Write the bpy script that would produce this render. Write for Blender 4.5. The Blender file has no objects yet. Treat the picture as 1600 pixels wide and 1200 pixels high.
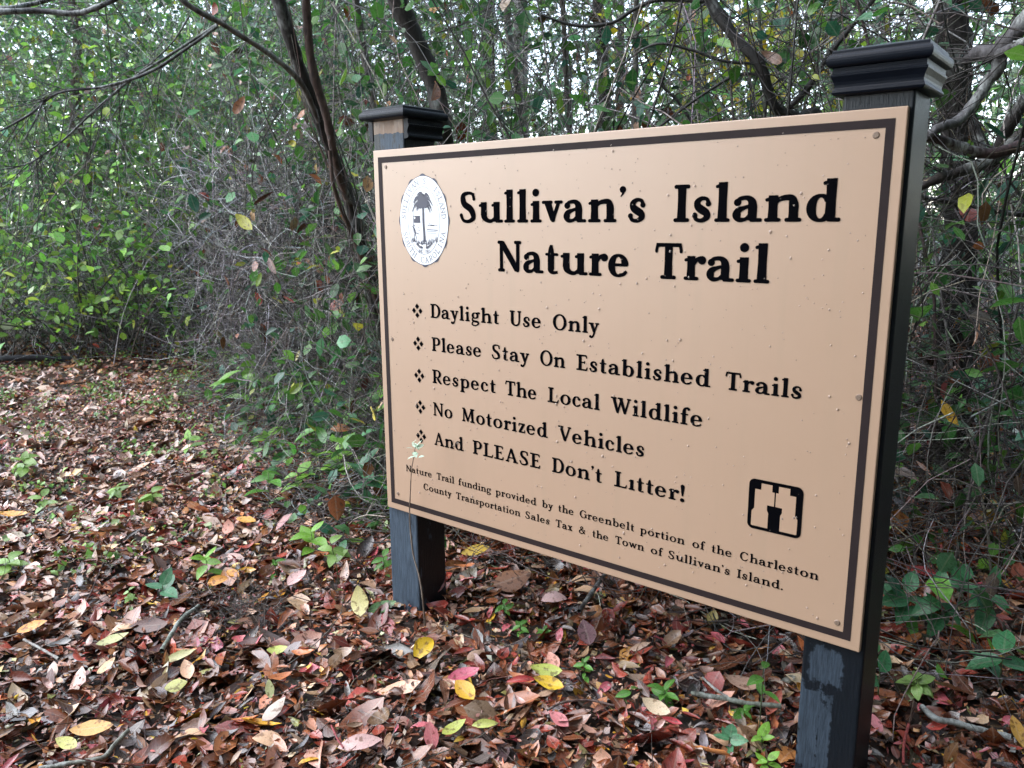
import bpy, math, random
import numpy as np
from mathutils import Matrix, Vector

rng = np.random.default_rng(7)
random.seed(7)
SC = bpy.context.scene
COL = SC.collection

# ------------------------------------------------------------------ camera, sky, sun
CAM = np.array([1.26218, -1.14546, 0.88368])
RT = np.array([0.7852654, 0.61911641, -0.00728899])
UP = np.array([-0.12079173, 0.16473292, 0.9789139])
FW = np.array([-0.6072624, 0.76782676, -0.2041432])
cd = bpy.data.cameras.new('camera')
cd.sensor_width = 36.0
cd.lens = 1242.5 / 1600 * 36
cd.clip_start = 0.02
cd.clip_end = 500
cd.dof.use_dof = True
cd.dof.focus_distance = 1.55
cd.dof.aperture_fstop = 12.0
cam = bpy.data.objects.new('camera', cd)
COL.objects.link(cam)
cam.matrix_world = Matrix(((RT[0], UP[0], -FW[0], CAM[0]), (RT[1], UP[1], -FW[1], CAM[1]),
                           (RT[2], UP[2], -FW[2], CAM[2]), (0, 0, 0, 1)))
SC.camera = cam

world = bpy.data.worlds.new('World')
SC.world = world
world.use_nodes = True
wn = world.node_tree.nodes
wl = world.node_tree.links
wn.clear()
SUN_EL, SUN_ROT = math.radians(50), math.radians(232)
sky = wn.new('ShaderNodeTexSky')
sky.sky_type = 'NISHITA'
sky.sun_disc = False
sky.sun_elevation = SUN_EL
sky.sun_rotation = SUN_ROT
sky.dust_density = 0.6
sky.ozone_density = 1.0
sky.air_density = 1.0
hs = wn.new('ShaderNodeHueSaturation')
hs.inputs['Saturation'].default_value = 0.60
bg = wn.new('ShaderNodeBackground')
bg.inputs['Strength'].default_value = 0.15
wo = wn.new('ShaderNodeOutputWorld')
wl.new(sky.outputs[0], hs.inputs['Color'])
wl.new(hs.outputs[0], bg.inputs['Color'])
wl.new(bg.outputs[0], wo.inputs['Surface'])

sd = bpy.data.lights.new('sun', 'SUN')
sd.energy = 0.7
sd.angle = math.radians(80)
sd.color = (1.0, 0.98, 0.95)
sun = bpy.data.objects.new('sun', sd)
COL.objects.link(sun)
_a = SUN_ROT
sdir = Vector((math.sin(_a) * math.cos(SUN_EL), math.cos(_a) * math.cos(SUN_EL), math.sin(SUN_EL)))
sun.rotation_euler = sdir.to_track_quat('Z', 'Y').to_euler()
sun.location = (0, 0, 8)

SC.view_settings.view_transform = 'Standard'
SC.view_settings.look = 'None'
SC.view_settings.gamma = 1
SC.view_settings.exposure = 2.45

# ------------------------------------------------------------------ helpers
def ray(px, py):
    d = FW * 1242.5 + (px - 800) * RT + (600 - py) * UP
    return d / np.linalg.norm(d)

def at(px, py, dist):
    """world point at a distance of dist metres along the sight line of a photo point"""
    return CAM + ray(px, py) * dist

def gpt(px, py, z=0.0):
    d = ray(px, py)
    return CAM + d * (z - CAM[2]) / d[2]

def tag(o, label=None, cat=None, group=None, kind=None):
    if label: o['label'] = label
    if cat: o['category'] = cat
    if group: o['group'] = group
    if kind: o['kind'] = kind
    return o

def empty(name, loc=(0, 0, 0)):
    o = bpy.data.objects.new(name, None)
    o.empty_display_size = 0.05
    COL.objects.link(o)
    o.location = Vector([float(v) for v in loc])
    return o

def link(name, me, parent=None, loc=None):
    o = bpy.data.objects.new(name, me)
    COL.objects.link(o)
    if parent is not None: o.parent = parent
    if loc is not None: o.location = Vector([float(v) for v in loc])
    return o

def np_mesh(name, V, F, mat, col=None, u=None, smooth=True):
    """V (n,3); F list of int arrays (k,3) or (k,4); col (n,4); u (n,)"""
    me = bpy.data.meshes.new(name)
    V = np.ascontiguousarray(V, dtype=np.float32)
    if not isinstance(F, (list, tuple)): F = [F]
    F = [np.asarray(f, dtype=np.int32) for f in F if len(f)]
    me.vertices.add(len(V))
    me.vertices.foreach_set('co', V.ravel())
    loops = np.concatenate([f.ravel() for f in F])
    totals = np.concatenate([np.full(len(f), f.shape[1], dtype=np.int32) for f in F])
    starts = np.concatenate([[0], np.cumsum(totals)[:-1]]).astype(np.int32)
    me.loops.add(len(loops))
    me.loops.foreach_set('vertex_index', loops.astype(np.int32))
    me.polygons.add(len(totals))
    me.polygons.foreach_set('loop_start', starts)
    me.polygons.foreach_set('loop_total', totals)
    if smooth: me.polygons.foreach_set('use_smooth', np.ones(len(totals), dtype=bool))
    if col is not None:
        a = me.color_attributes.new('Col', 'FLOAT_COLOR', 'POINT')
        a.data.foreach_set('color', np.ascontiguousarray(col, dtype=np.float32).ravel())
    if u is not None:
        a = me.attributes.new('lu', 'FLOAT', 'POINT')
        a.data.foreach_set('value', np.ascontiguousarray(u, dtype=np.float32).ravel())
    me.update(calc_edges=True)
    me.validate()
    me.materials.append(mat)
    return me

# ------------------------------------------------------------------ materials
def mat(name):
    m = bpy.data.materials.new(name)
    m.use_nodes = True
    nt = m.node_tree
    b = nt.nodes['Principled BSDF']
    return m, nt, b

def N(nt, t, **kw):
    n = nt.nodes.new(t)
    for k, v in kw.items():
        if k in n.inputs: n.inputs[k].default_value = v
        else: setattr(n, k, v)
    return n

def math_node(nt, op, a, b=None, clamp=False):
    n = nt.nodes.new('ShaderNodeMath'); n.operation = op; n.use_clamp = clamp
    for i, v in enumerate((a, b)):
        if v is None: continue
        if isinstance(v, (int, float)): n.inputs[i].default_value = v
        else: nt.links.new(v, n.inputs[i])
    return n.outputs[0]

def mixc(nt, fac, a, b, mode='MIX'):
    n = nt.nodes.new('ShaderNodeMix'); n.data_type = 'RGBA'; n.blend_type = mode
    for sock, v in ((n.inputs[0], fac), (n.inputs[6], a), (n.inputs[7], b)):
        if isinstance(v, (int, float)): sock.default_value = v
        elif isinstance(v, tuple): sock.default_value = (*v, 1) if len(v) == 3 else v
        else: nt.links.new(v, sock)
    return n.outputs[2]

def leaf_material(name, rough=0.35, trans=0.0, spots=0.35, spec=0.5, coat=0.0):
    m, nt, b = mat(name)
    at_ = N(nt, 'ShaderNodeAttribute', attribute_name='Col')
    lu = N(nt, 'ShaderNodeAttribute', attribute_name='lu')
    tc = N(nt, 'ShaderNodeNewGeometry')
    no = N(nt, 'ShaderNodeTexNoise', Scale=90.0, Detail=3.0)
    nt.links.new(tc.outputs['Position'], no.inputs['Vector'])
    no2 = N(nt, 'ShaderNodeTexNoise', Scale=420.0, Detail=2.0)
    nt.links.new(tc.outputs['Position'], no2.inputs['Vector'])
    # midrib and side veins (alpha holds the distance from the midrib, lu runs along it)
    rib = math_node(nt, 'LESS_THAN', at_.outputs['Alpha'], 0.09)
    v = math_node(nt, 'MULTIPLY', at_.outputs['Alpha'], -0.22)
    v = math_node(nt, 'ADD', lu.outputs['Fac'], v)
    v = math_node(nt, 'MULTIPLY', v, 8.0)
    v = math_node(nt, 'FRACT', v)
    v = math_node(nt, 'LESS_THAN', v, 0.14)
    v = math_node(nt, 'MULTIPLY', v, 0.35)
    rib = math_node(nt, 'MAXIMUM', rib, v)
    dark = mixc(nt, 1.0, at_.outputs['Color'], (0.45, 0.38, 0.32), 'MULTIPLY')
    sp = math_node(nt, 'SUBTRACT', no.outputs['Fac'], 0.56)
    sp = math_node(nt, 'MULTIPLY', sp, 9.0, True)
    sp = math_node(nt, 'MULTIPLY', sp, spots * 2)
    c = mixc(nt, sp, at_.outputs['Color'], dark)
    light = mixc(nt, 0.35, c, (0.62, 0.52, 0.40))
    rb = math_node(nt, 'MULTIPLY', rib, 0.4)
    c = mixc(nt, rb, c, light)
    f = math_node(nt, 'MULTIPLY', no2.outputs['Fac'], 0.7)
    f = math_node(nt, 'ADD', f, 0.65)
    c2 = N(nt, 'ShaderNodeVectorMath', operation='SCALE')
    nt.links.new(c, c2.inputs[0]); nt.links.new(f, c2.inputs['Scale'])
    nt.links.new(c2.outputs[0], b.inputs['Base Color'])
    r = math_node(nt, 'MULTIPLY', no.outputs['Fac'], 0.5)
    r = math_node(nt, 'ADD', r, rough - 0.25)
    nt.links.new(r, b.inputs['Roughness'])
    b.inputs['Specular IOR Level'].default_value = spec
    bp = N(nt, 'ShaderNodeBump', Strength=0.35, Distance=0.001)
    h = math_node(nt, 'ADD', no2.outputs['Fac'], rib)
    nt.links.new(h, bp.inputs['Height'])
    nt.links.new(bp.outputs[0], b.inputs['Normal'])
    if trans > 0:
        tr = N(nt, 'ShaderNodeBsdfTranslucent')
        nt.links.new(c2.outputs[0], tr.inputs['Color'])
        mx = N(nt, 'ShaderNodeMixShader')
        mx.inputs[0].default_value = trans
        out = nt.nodes['Material Output']
        nt.links.new(b.outputs[0], mx.inputs[1]); nt.links.new(tr.outputs[0], mx.inputs[2])
        nt.links.new(mx.outputs[0], out.inputs['Surface'])
    return m

def bark_material(name, use_attr=True, col=(0.1, 0.08, 0.06), scale=60.0, rough=0.7, lichen=0.0):
    m, nt, b = mat(name)
    tc = N(nt, 'ShaderNodeNewGeometry')
    mp = N(nt, 'ShaderNodeMapping')
    mp.inputs['Scale'].default_value = (1, 1, 0.3)
    nt.links.new(tc.outputs['Position'], mp.inputs['Vector'])
    no = N(nt, 'ShaderNodeTexNoise', Scale=scale, Detail=5.0, Roughness=0.65)
    nt.links.new(mp.outputs[0], no.inputs['Vector'])
    no2 = N(nt, 'ShaderNodeTexNoise', Scale=9.0, Detail=4.0)
    nt.links.new(tc.outputs['Position'], no2.inputs['Vector'])
    if use_attr:
        a = N(nt, 'ShaderNodeAttribute', attribute_name='Col').outputs['Color']
    else:
        a = col
    d = mixc(nt, 1.0, a, (0.3, 0.28, 0.27), 'MULTIPLY')
    f = math_node(nt, 'SUBTRACT', no.outputs['Fac'], 0.38)
    f = math_node(nt, 'MULTIPLY', f, 3.5, True)
    c = mixc(nt, f, d, a)
    if lichen > 0:
        l = math_node(nt, 'SUBTRACT', no2.outputs['Fac'], 0.62 - lichen)
        l = math_node(nt, 'MULTIPLY', l, 8.0, True)
        l = math_node(nt, 'MULTIPLY', l, f)
        c = mixc(nt, l, c, (0.36, 0.38, 0.36))
    nt.links.new(c, b.inputs['Base Color'])
    b.inputs['Roughness'].default_value = rough
    bp = N(nt, 'ShaderNodeBump', Strength=0.8, Distance=0.004)
    nt.links.new(no.outputs['Fac'], bp.inputs['Height'])
    nt.links.new(bp.outputs[0], b.inputs['Normal'])
    return m

M_DEAD = leaf_material('dead_leaf', rough=0.20, trans=0.0, spots=0.6, spec=0.75)
M_FALLEN = leaf_material('fallen_leaf_bright', rough=0.34, trans=0.05, spots=0.75, spec=0.45)
M_GREEN = leaf_material('green_leaf', rough=0.31, trans=0.36, spots=0.3, spec=0.55)
M_WOODS = leaf_material('added_wood_leaf', rough=0.6, trans=0.0, spots=0.1, spec=0.2)
M_FARLEAF = leaf_material('far_leaf', rough=0.20, trans=0.45, spots=0.15, spec=1.0)
M_TWIG = bark_material('twig_bark', scale=160.0, rough=0.55)
M_BARK = bark_material('tree_bark', scale=70.0, rough=0.75, lichen=0.06)
M_LIMB = bark_material('limb_bark', scale=110.0, rough=0.6, lichen=0.16)

def soil_material():
    m, nt, b = mat('soil')
    tc = N(nt, 'ShaderNodeNewGeometry')
    no = N(nt, 'ShaderNodeTexNoise', Scale=30.0, Detail=8.0, Roughness=0.7)
    nt.links.new(tc.outputs['Position'], no.inputs['Vector'])
    vo = N(nt, 'ShaderNodeTexVoronoi', Scale=38.0)
    nt.links.new(tc.outputs['Position'], vo.inputs['Vector'])
    c = mixc(nt, no.outputs['Fac'], (0.018, 0.012, 0.009), (0.075, 0.045, 0.03))
    c = mixc(nt, 0.35, c, vo.outputs['Color'], 'MULTIPLY')
    nt.links.new(c, b.inputs['Base Color'])
    b.inputs['Roughness'].default_value = 0.6
    bp = N(nt, 'ShaderNodeBump', Strength=0.9, Distance=0.02)
    nt.links.new(no.outputs['Fac'], bp.inputs['Height'])
    nt.links.new(bp.outputs[0], b.inputs['Normal'])
    return m
M_SOIL = soil_material()

# ------------------------------------------------------------------ tubes (vectorised)
def tubes(P, R, sides=3):
    """P (n,k,3) centre lines, R (n,k) radii -> V, quads"""
    n, k, _ = P.shape
    T = np.empty_like(P)
    T[:, 1:-1] = P[:, 2:] - P[:, :-2]
    T[:, 0] = P[:, 1] - P[:, 0]
    T[:, -1] = P[:, -1] - P[:, -2]
    T /= np.linalg.norm(T, axis=2, keepdims=True) + 1e-9
    ref = np.where((np.abs(T[:, :1, 2:3]) > 0.8), np.array([1.0, 0.1, 0]), np.array([0.05, 0.1, 1.0]))
    A = np.cross(T, np.broadcast_to(ref, T.shape))
    A /= np.linalg.norm(A, axis=2, keepdims=True) + 1e-9
    B = np.cross(T, A)
    ang = np.arange(sides) / sides * 2 * np.pi
    V = P[:, :, None, :] + R[:, :, None, None] * (np.cos(ang)[None, None, :, None] * A[:, :, None, :] + np.sin(ang)[None, None, :, None] * B[:, :, None, :])
    V = V.reshape(-1, 3)
    idx = np.arange(n * k * sides).reshape(n, k, sides)
    a = idx[:, :-1, :]; b = np.roll(a, -1, axis=2)
    c = idx[:, 1:, :]; d = np.roll(c, -1, axis=2)
    Q = np.stack([a, b, d, c], axis=-1).reshape(-1, 4)
    return V, Q

def wander(p0, d0, length, k=8, jit=0.35, grav=0.0, seek=None):
    """n wandering centre lines: p0 (n,3), d0 (n,3), length (n,)"""
    n = len(p0)
    P = np.empty((n, k, 3)); P[:, 0] = p0
    d = d0 / (np.linalg.norm(d0, axis=1, keepdims=True) + 1e-9)
    turn = rng.normal(0, jit, (n, 3))
    st = (length / (k - 1))[:, None]
    for i in range(1, k):
        turn = turn * 0.6 + rng.normal(0, jit, (n, 3)) * 0.6
        d = d + turn + np.array([0, 0, grav])
        d /= np.linalg.norm(d, axis=1, keepdims=True) + 1e-9
        P[:, i] = P[:, i - 1] + d * st
    return P

def smooth_path(pts, n=24):
    """Catmull-Rom through points (with optional radius in column 4)"""
    p = np.array(pts, dtype=float)
    q = np.vstack([2 * p[0] - p[1], p, 2 * p[-1] - p[-2]])
    out = []
    m = len(p) - 1
    for j in range(n):
        t = j / (n - 1) * m
        i = min(int(t), m - 1); f = t - i
        a, b, c, d = q[i], q[i + 1], q[i + 2], q[i + 3]
        out.append(0.5 * ((2 * b) + (c - a) * f + (2 * a - 5 * b + 4 * c - d) * f * f + (3 * b - a - 3 * c + d) * f ** 3))
    return np.array(out)

# ------------------------------------------------------------------ leaves (vectorised)
def leaf_template(stations):
    """rows of (left, mid, right) along the blade between two tips"""
    V = [(0, 0)]                     # (v across -1..1, u along 0..1)
    for s in stations:
        V += [(-1, s), (0, s), (1, s)]
    V.append((0, 1))
    F3 = [(0, 2, 1), (0, 3, 2)]
    F4 = []
    for i in range(len(stations) - 1):
        a = 1 + 3 * i
        F4 += [(a, a + 1, a + 4, a + 3), (a + 1, a + 2, a + 5, a + 4)]
    a = 1 + 3 * (len(stations) - 1); e = len(V) - 1
    F3 += [(a, a + 1, e), (a + 1, a + 2, e)]
    return np.array(V, float), np.array(F3), np.array(F4).reshape(-1, 4)

TPL3 = leaf_template((0.22, 0.5, 0.8))
TPL2 = leaf_template((0.3, 0.7))
TPL1 = leaf_template((0.45,))
TPL5 = leaf_template((0.1, 0.25, 0.42, 0.6, 0.78, 0.91))

def rot_matrices(yaw, pitch, roll):
    cy, sy, cp, sp, cr, sr = np.cos(yaw), np.sin(yaw), np.cos(pitch), np.sin(pitch), np.cos(roll), np.sin(roll)
    n = len(yaw)
    Rz = np.zeros((n, 3, 3)); Rz[:, 0, 0] = cy; Rz[:, 0, 1] = -sy; Rz[:, 1, 0] = sy; Rz[:, 1, 1] = cy; Rz[:, 2, 2] = 1
    Rx = np.zeros((n, 3, 3)); Rx[:, 0, 0] = 1; Rx[:, 1, 1] = cp; Rx[:, 1, 2] = -sp; Rx[:, 2, 1] = sp; Rx[:, 2, 2] = cp
    Ry = np.zeros((n, 3, 3)); Ry[:, 0, 0] = cr; Ry[:, 0, 2] = sr; Ry[:, 1, 1] = 1; Ry[:, 2, 0] = -sr; Ry[:, 2, 2] = cr
    return Rz @ Rx @ Ry

def leaves(pos, L, W, yaw, pitch, roll, curl, bend, tpl=TPL3, shape=0.9, wav=0.0, centre=True):
    """leaf blades: length L, half width W, curl across (rad), bend along (rad)"""
    uv, F3, F4 = tpl
    n = len(pos); t = len(uv)
    u = uv[:, 1][None, :]; v = uv[:, 0][None, :]
    prof = np.sin(np.pi * np.clip(u, 0, 1) ** np.asarray(shape).reshape(-1, 1)) ** 0.85
    w = W[:, None] * prof
    c = curl[:, None] + 1e-4
    x = np.sin(c * np.abs(v)) / c * w * np.sign(v)
    z = (1 - np.cos(c * np.abs(v))) / np.abs(c) * np.sign(c) * w
    b = bend[:, None] + 1e-4
    uu = u - 0.5 if centre else u
    y = np.sin(b * uu) / b * L[:, None]
    z = z + (1 - np.cos(b * uu)) / b * L[:, None]
    if wav:
        z = z + rng.normal(0, 1, (n, t)) * wav * L[:, None] * np.abs(v)
    loc = np.stack([x, np.broadcast_to(y, x.shape), z], axis=2)
    Rm = rot_matrices(yaw, pitch, roll)
    V = np.einsum('nij,ntj->nti', Rm, loc) + pos[:, None, :]
    base = (np.arange(n) * t)[:, None, None]
    f3 = (F3[None] + base).reshape(-1, 3)
    f4 = (F4[None] + base).reshape(-1, 4) if len(F4) else np.zeros((0, 4), int)
    alpha = np.broadcast_to(np.abs(v), (n, t)).reshape(-1)
    ulen = np.broadcast_to(u, (n, t)).reshape(-1)
    return V.reshape(-1, 3), f3, f4, alpha, ulen, t

def leaf_mesh(name, material, colors, **kw):
    V, f3, f4, al, ul, t = leaves(**kw)
    C = np.repeat(colors, t, axis=0)
    C = np.column_stack([C, al])
    return np_mesh(name, V, [f3, f4], material, C, ul, smooth=False)

def pick(palette, weights, n, var=0.18):
    p = np.array(palette, float); w = np.array(weights, float); w /= w.sum()
    c = p[rng.choice(len(p), n, p=w)]
    c = c * .92 * np.exp(rng.normal(0, var, (n, 1))) * np.exp(rng.normal(0, var * 0.25, (n, 3)))
    return np.clip(c, 0.003, 0.85)

DEAD_PAL = [(.21, .062, .024), (.120, .038, .018), (.33, .125, .048), (.26, .040, .024), (.36, .21, .13),
            (.48, .29, .20), (.13, .10, .09), (.040, .024, .020), (.24, .22, .08), (.62, .33, .04), (.46, .10, .11)]
DEAD_W = [23, 19, 17, 13, 12, 10, 7, 13, 3, 3.2, 2.6]
GREEN_PAL = [(.070, .210, .035), (.040, .145, .035), (.140, .320, .045), (.028, .110, .060), (.34, .37, .04), (.100, .27, .115)]

def gh(x, y):
    """height of the ground"""
    x = np.asarray(x, float); y = np.asarray(y, float)
    h = 0.012 * np.sin(2.1 * x + 0.7) * np.sin(1.7 * y + 1.1) + 0.008 * np.sin(5.3 * x + 2.2 * y) + 0.006 * np.sin(9.1 * y - 4.0 * x)
    near = np.exp(-((x - 0.5) ** 2 + y ** 2) / 0.8)
    h = h * (1 - 0.7 * near)
    back = 1 / (1 + np.exp(-(y - 4.5 + 0.35 * x) * 1.1))
    return h + 0.25 * back
# ------------------------------------------------------------------ the sign's lettering: a serif alphabet drawn with broad pen strokes
# units: capital height 100, x-height 66; every stroke is (points with x, y, pen width), smooth or straight
XH, ASC, DSC = 66.0, 103.0, -30.0

def disc(x, y, r):
    return ('disc', x, y, r)
def line(*p):
    return ('line', p)
def curve(*p):
    return ('curve', p)
def serif(x, y, a, b, h=10):
    yy = y + h / 2 if y < 50 else y - h / 2
    return ('cap', ((x - a + h / 2, yy, h), (x + b - h / 2, yy, h)))
def ring(cx, cy, rx, ry, a0, a1, S, T, n=22):
    pts = []
    for i in range(n + 1):
        a = math.radians(a0 + (a1 - a0) * i / n)
        c = abs(math.cos(a)) ** 1.6
        pts.append((cx + rx * math.cos(a), cy + ry * math.sin(a), T + (S - T) * c))
    return ('line', tuple(pts))

def glyph(ch, S, T):
    h = S / 2
    F = h + 9                       # half length of a foot serif
    x = XH
    def stem(c, y0, y1, w=S):
        return line((c, y0, w * 1.08), (c, (y0 + y1) / 2, w * 0.97), (c, y1, w * 1.04))
    def flag(c, y):                 # slanted head serif to the left of a stem
        return ('cap', ((c - h - 4, y - 11, 9), (c + h - 5, y - 5, 11)))
    def bowl(cx, rx, S_=S, yc=x / 2, ry=None):
        ry = ry or (x / 2 - T / 2 + 1)
        return ring(cx, yc, rx, ry, 0, 360, S_, T)
    g = []
    if ch == ' ': return 36, g
    if ch in 'l':
        c = F + 2; g = [stem(c, 3, ASC), serif(c, 0, F, F), flag(c, ASC)]; return 2 * c, g
    if ch in 'iı':
        c = F + 2; g = [stem(c, 3, x), serif(c, 0, F, F), flag(c, x)]
        if ch == 'i': g.append(disc(c - 1, x + 25, h * 0.92 + 1.5))
        return 2 * c, g
    if ch in 'nh':
        c = F + 2; c2 = c + S + 27
        top = x if ch == 'n' else ASC
        g = [stem(c, 3, top), serif(c, 0, F, F), flag(c, top), stem(c2, 3, x - 26), serif(c2, 0, F, F),
             curve((c + h - 5, x - 17, T), (c + h + 9, x - 8, T + 4), (c2 - 7, x - 7, S * 0.72), (c2 - 1, x - 20, S * .98), (c2, x - 34, S))]
        return c2 + F + 2, g
    if ch == 'u':
        c = F + 1; c2 = c + S + 27
        g = [stem(c, 24, x), flag(c, x), stem(c2, 3, x), flag(c2, x), serif(c2 + 4, 0, h - 2, F),
             curve((c, 32, S), (c + 2, 18, S * .95), (c + h + 4, 7, S * .62), (c2 - h - 8, 6, T + 3), (c2 - h + 4, 15, T))]
        return c2 + F + 3, g
    if ch == 'r':
        c = F + 2
        g = [stem(c, 3, x), serif(c, 0, F, F + 2), flag(c, x),
             curve((c + h - 4, x - 22, T), (c + h + 6, x - 9, T + 2), (c + h + 17, x - 6, T + 4)), disc(c + h + 19, x - 11, h * .5 + 6)]
        return c + h + 29, g
    if ch == 'a':
        c2 = 33 + h + 8
        g = [curve((14, x - 16, T + 4), (20, x - 7, T + 2), (c2 - 14, x - 5, T + 4), (c2 - 3, x - 13, S * .85), (c2, x - 26, S), (c2, 20, S), (c2, 4, S)),
             disc(14, x - 16, h * .42 + 5), serif(c2 + 5, 0, h, F, 10),
             curve((c2 - h + 3, 40, T), (c2 - h - 10, 36, T + 2), (h + 5, 29, S * .75), (h + 1, 17, S * .95), (h + 8, 6, S * .6), (c2 - h - 6, 7, T + 1), (c2 - h + 4, 16, T))]
        return c2 + F + 5, g
    if ch == 'e':
        cx = 32; rx = 32 - h - 1 + 2
        g = [ring(cx, x / 2, rx, x / 2 - T / 2 + 1, 0, 292, S, T), curve((cx + 5, 5, T + 2), (cx + 17, 8, T + 2), (cx + 27, 17, T)),
             line((cx - rx, x * .53, T), (cx + rx + h * .75, x * .53, T))]
        return cx + rx + h + 6, g
    if ch == 'c':
        cx = 32; rx = 31 - h
        g = [ring(cx, x / 2, rx, x / 2 - T / 2 + 1, 52, 292, S, T), curve((cx + 5, 5, T + 2), (cx + 15, 8, T + 2), (cx + 25, 17, T)),
             disc(cx + 17, x - 17, h * .42 + 5)]
        return cx + 31, g
    if ch == 'o':
        rx = 36 - h + 1; g = [bowl(h + 4 + rx, rx)]; return 2 * (h + 4 + rx), g
    if ch == 's':
        k = h * .55
        g = [curve((46, x - 17, T + 3), (41, x - 6, T + 1), (27, x - 4, T + 3), (13 + k * .4, x - 13, S * .72), (15 + k * .4, x - 25, S * .88), (27, x / 2, S * .95), (42 - k * .3, 24, S * .88),
                   (44 - k * .3, 13, S * .75), (29, 4.5, T + 3), (14, 7, T + 2), (9, 18, T + 3)), disc(45.5, x - 18, T * .5 + 3.2), disc(9, 18, T * .5 + 3.2)]
        return 58, g
    if ch == 'd':
        rx = 30 - h + 3; cx = h + 4 + rx; c2 = cx + rx + 1
        g = [ring(cx, x / 2, rx, x / 2 - T / 2 + 1, 40, 320, S, T), curve((cx + rx * .7, x - 12, T), (cx + rx, x - 18, T)), curve((cx + rx * .7, 12, T), (cx + rx, 18, T)),
             stem(c2, 3, ASC), flag(c2, ASC), serif(c2 + 4, 0, h, F)]
        return c2 + F + 4, g
    if ch in 'bp':
        c = F + 1; rx = 30 - h + 3; cx = c + rx + 1
        g = [ring(cx, x / 2, rx, x / 2 - T / 2 + 1, -140, 140, S, T), curve((cx - rx, x - 18, T), (cx - rx * .7, x - 12, T)), curve((cx - rx, 16, T), (cx - rx * .7, 10, T))]
        if ch == 'b': g += [stem(c, 3, ASC), flag(c, ASC)]
        else: g += [stem(c, DSC + 3, x), flag(c, x), ('cap', ((c - F + 5, DSC + 3, 10), (c + F - 5, DSC + 3, 10)))]
        return cx + rx + h + 5, g
    if ch == 'g':
        rx = 27 - h + 3; cx = h + 5 + rx; yc = x - 22
        g = [ring(cx, yc, rx, 22 - T / 2, 0, 360, S * .9, T), curve((cx + rx * .5, x - 5, T), (cx + rx + h, x - 1, T + 3)), disc(cx + rx + h + 2, x - 4, T * .5 + 3),
             curve((cx - rx + 2, yc - 14, T), (cx - rx - 3, 12, T + 3), (cx - 4, 5, T + 6), (cx + rx, 2, T + 7), (cx + rx + 6, -10, T + 4), (cx + 2, -24, T), (cx - rx - 3, -19, T + 2), (cx - rx - 3, -6, T + 2), (cx - rx + 6, 4, T))]
        return cx + rx + h + 9, g
    if ch == 't':
        c = F + 3
        g = [curve((c + 1, x + 23, S * .38), (c, x + 8, S * .8), (c, x - 10, S), (c, 26, S), (c + 1, 12, S), (c + 8, 4.5, S * .5), (c + h + 13, 6, T)),
             line((c - h + 1, x - 4, 3), (c - 1, x + 8, S * .45), (c + 2, x + 22, S * .4)), ('cap', ((c - h - 5, x - 6, 9), (c + h + 10, x - 6, 9)))]
        return c + h + 18, g
    if ch == 'f':
        c = F + 2
        g = [curve((c, 4, S), (c, 50, S), (c, 76, S * .95), (c + 5, 92, S * .7), (c + 18, 98, T + 3), (c + 25, 94, T + 2)), disc(c + 25, 92, h * .4 + 4.5),
             serif(c, 0, F, F + 2), ('cap', ((c - h - 5, x - 6, 9), (c + h + 10, x - 6, 9)))]
        return c + h + 21, g
    if ch in 'vyw':
        a = 62
        g = [line((14, x - 3, S), (14 + 20, 9, S * .85)), line((a - 8, x - 3, T + 3), (34, 9, T + 3)), disc(34, 8.5, S * .34), serif(13, x, F - 2, F - 1), serif(a - 8, x, F - 5, F - 7)]
        if ch == 'y':
            g.append(curve((36, 12, T + 3), (28, -12, T + 3), (18, -23, T + 4), (8, -21, T + 3))); g.append(disc(9, -19, h * .4 + 4.5))
        if ch == 'w':
            g += [line((14 + 36, x - 3, S), (14 + 57, 9, S * .85)), line((a + 30, x - 3, T + 3), (71, 9, T + 3)), disc(71, 8.5, S * .34), serif(a + 30, x, F - 6, F - 7)]
            return a + 40, g
        return a + 3, g
    if ch == 'x':
        g = [line((13, x - 4, S), (49, 4, S)), line((50, x - 4, T + 2), (13, 4, T + 2)), serif(14, x, F - 3, F - 3), serif(50, x, F - 5, F - 6), serif(13, 0, F - 6, F - 5), serif(49, 0, F - 3, F - 3)]
        return 64, g
    if ch == 'z':
        g = [line((46, x - 6, S * .9), (15, 7, S * .9)), line((8, x - 5.5, 11), (54, x - 5.5, 11)), line((7, 5.5, 11), (55, 5.5, 11)), line((9, x - 4, 9), (9, x - 21, 6)), line((54, 5, 9), (54, 22, 6))]
        return 62, g
    C = 100.0
    if ch == 'I':
        c = F + 5; g = [stem(c, 4, 96), serif(c, 0, F + 2, F + 2, 11), serif(c, C, F + 2, F + 2, 11)]; return 2 * c, g
    if ch == 'T':
        c = 42; g = [stem(c, 4, 96), serif(c, 0, F + 3, F + 3, 11), line((5, 94.5, 11), (79, 94.5, 11)), line((9, 97, 9), (5, 78, 9)), line((75, 97, 9), (79, 78, 9)), disc(5.5, 77, 4.5), disc(78.5, 77, 4.5)]
        return 84, g
    if ch == 'H':
        c = F + 3; c2 = c + 56; g = [stem(c, 4, 96), stem(c2, 4, 96), serif(c, 0, F, F, 11), serif(c, C, F, F, 11), serif(c2, 0, F, F, 11), serif(c2, C, F, F, 11), line((c, 50, T), (c2, 50, T))]
        return c2 + F + 3, g
    if ch == 'L':
        c = F + 3; g = [stem(c, 4, 96), serif(c, C, F + 1, F + 1, 11), line((c - F, 5.5, 11), (c + 50, 5.5, 11)), line((c + 47, 4, 11), (c + 54, 24, 6)), disc(c - F, 5.5, 5.5)]
        return c + 58, g
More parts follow.
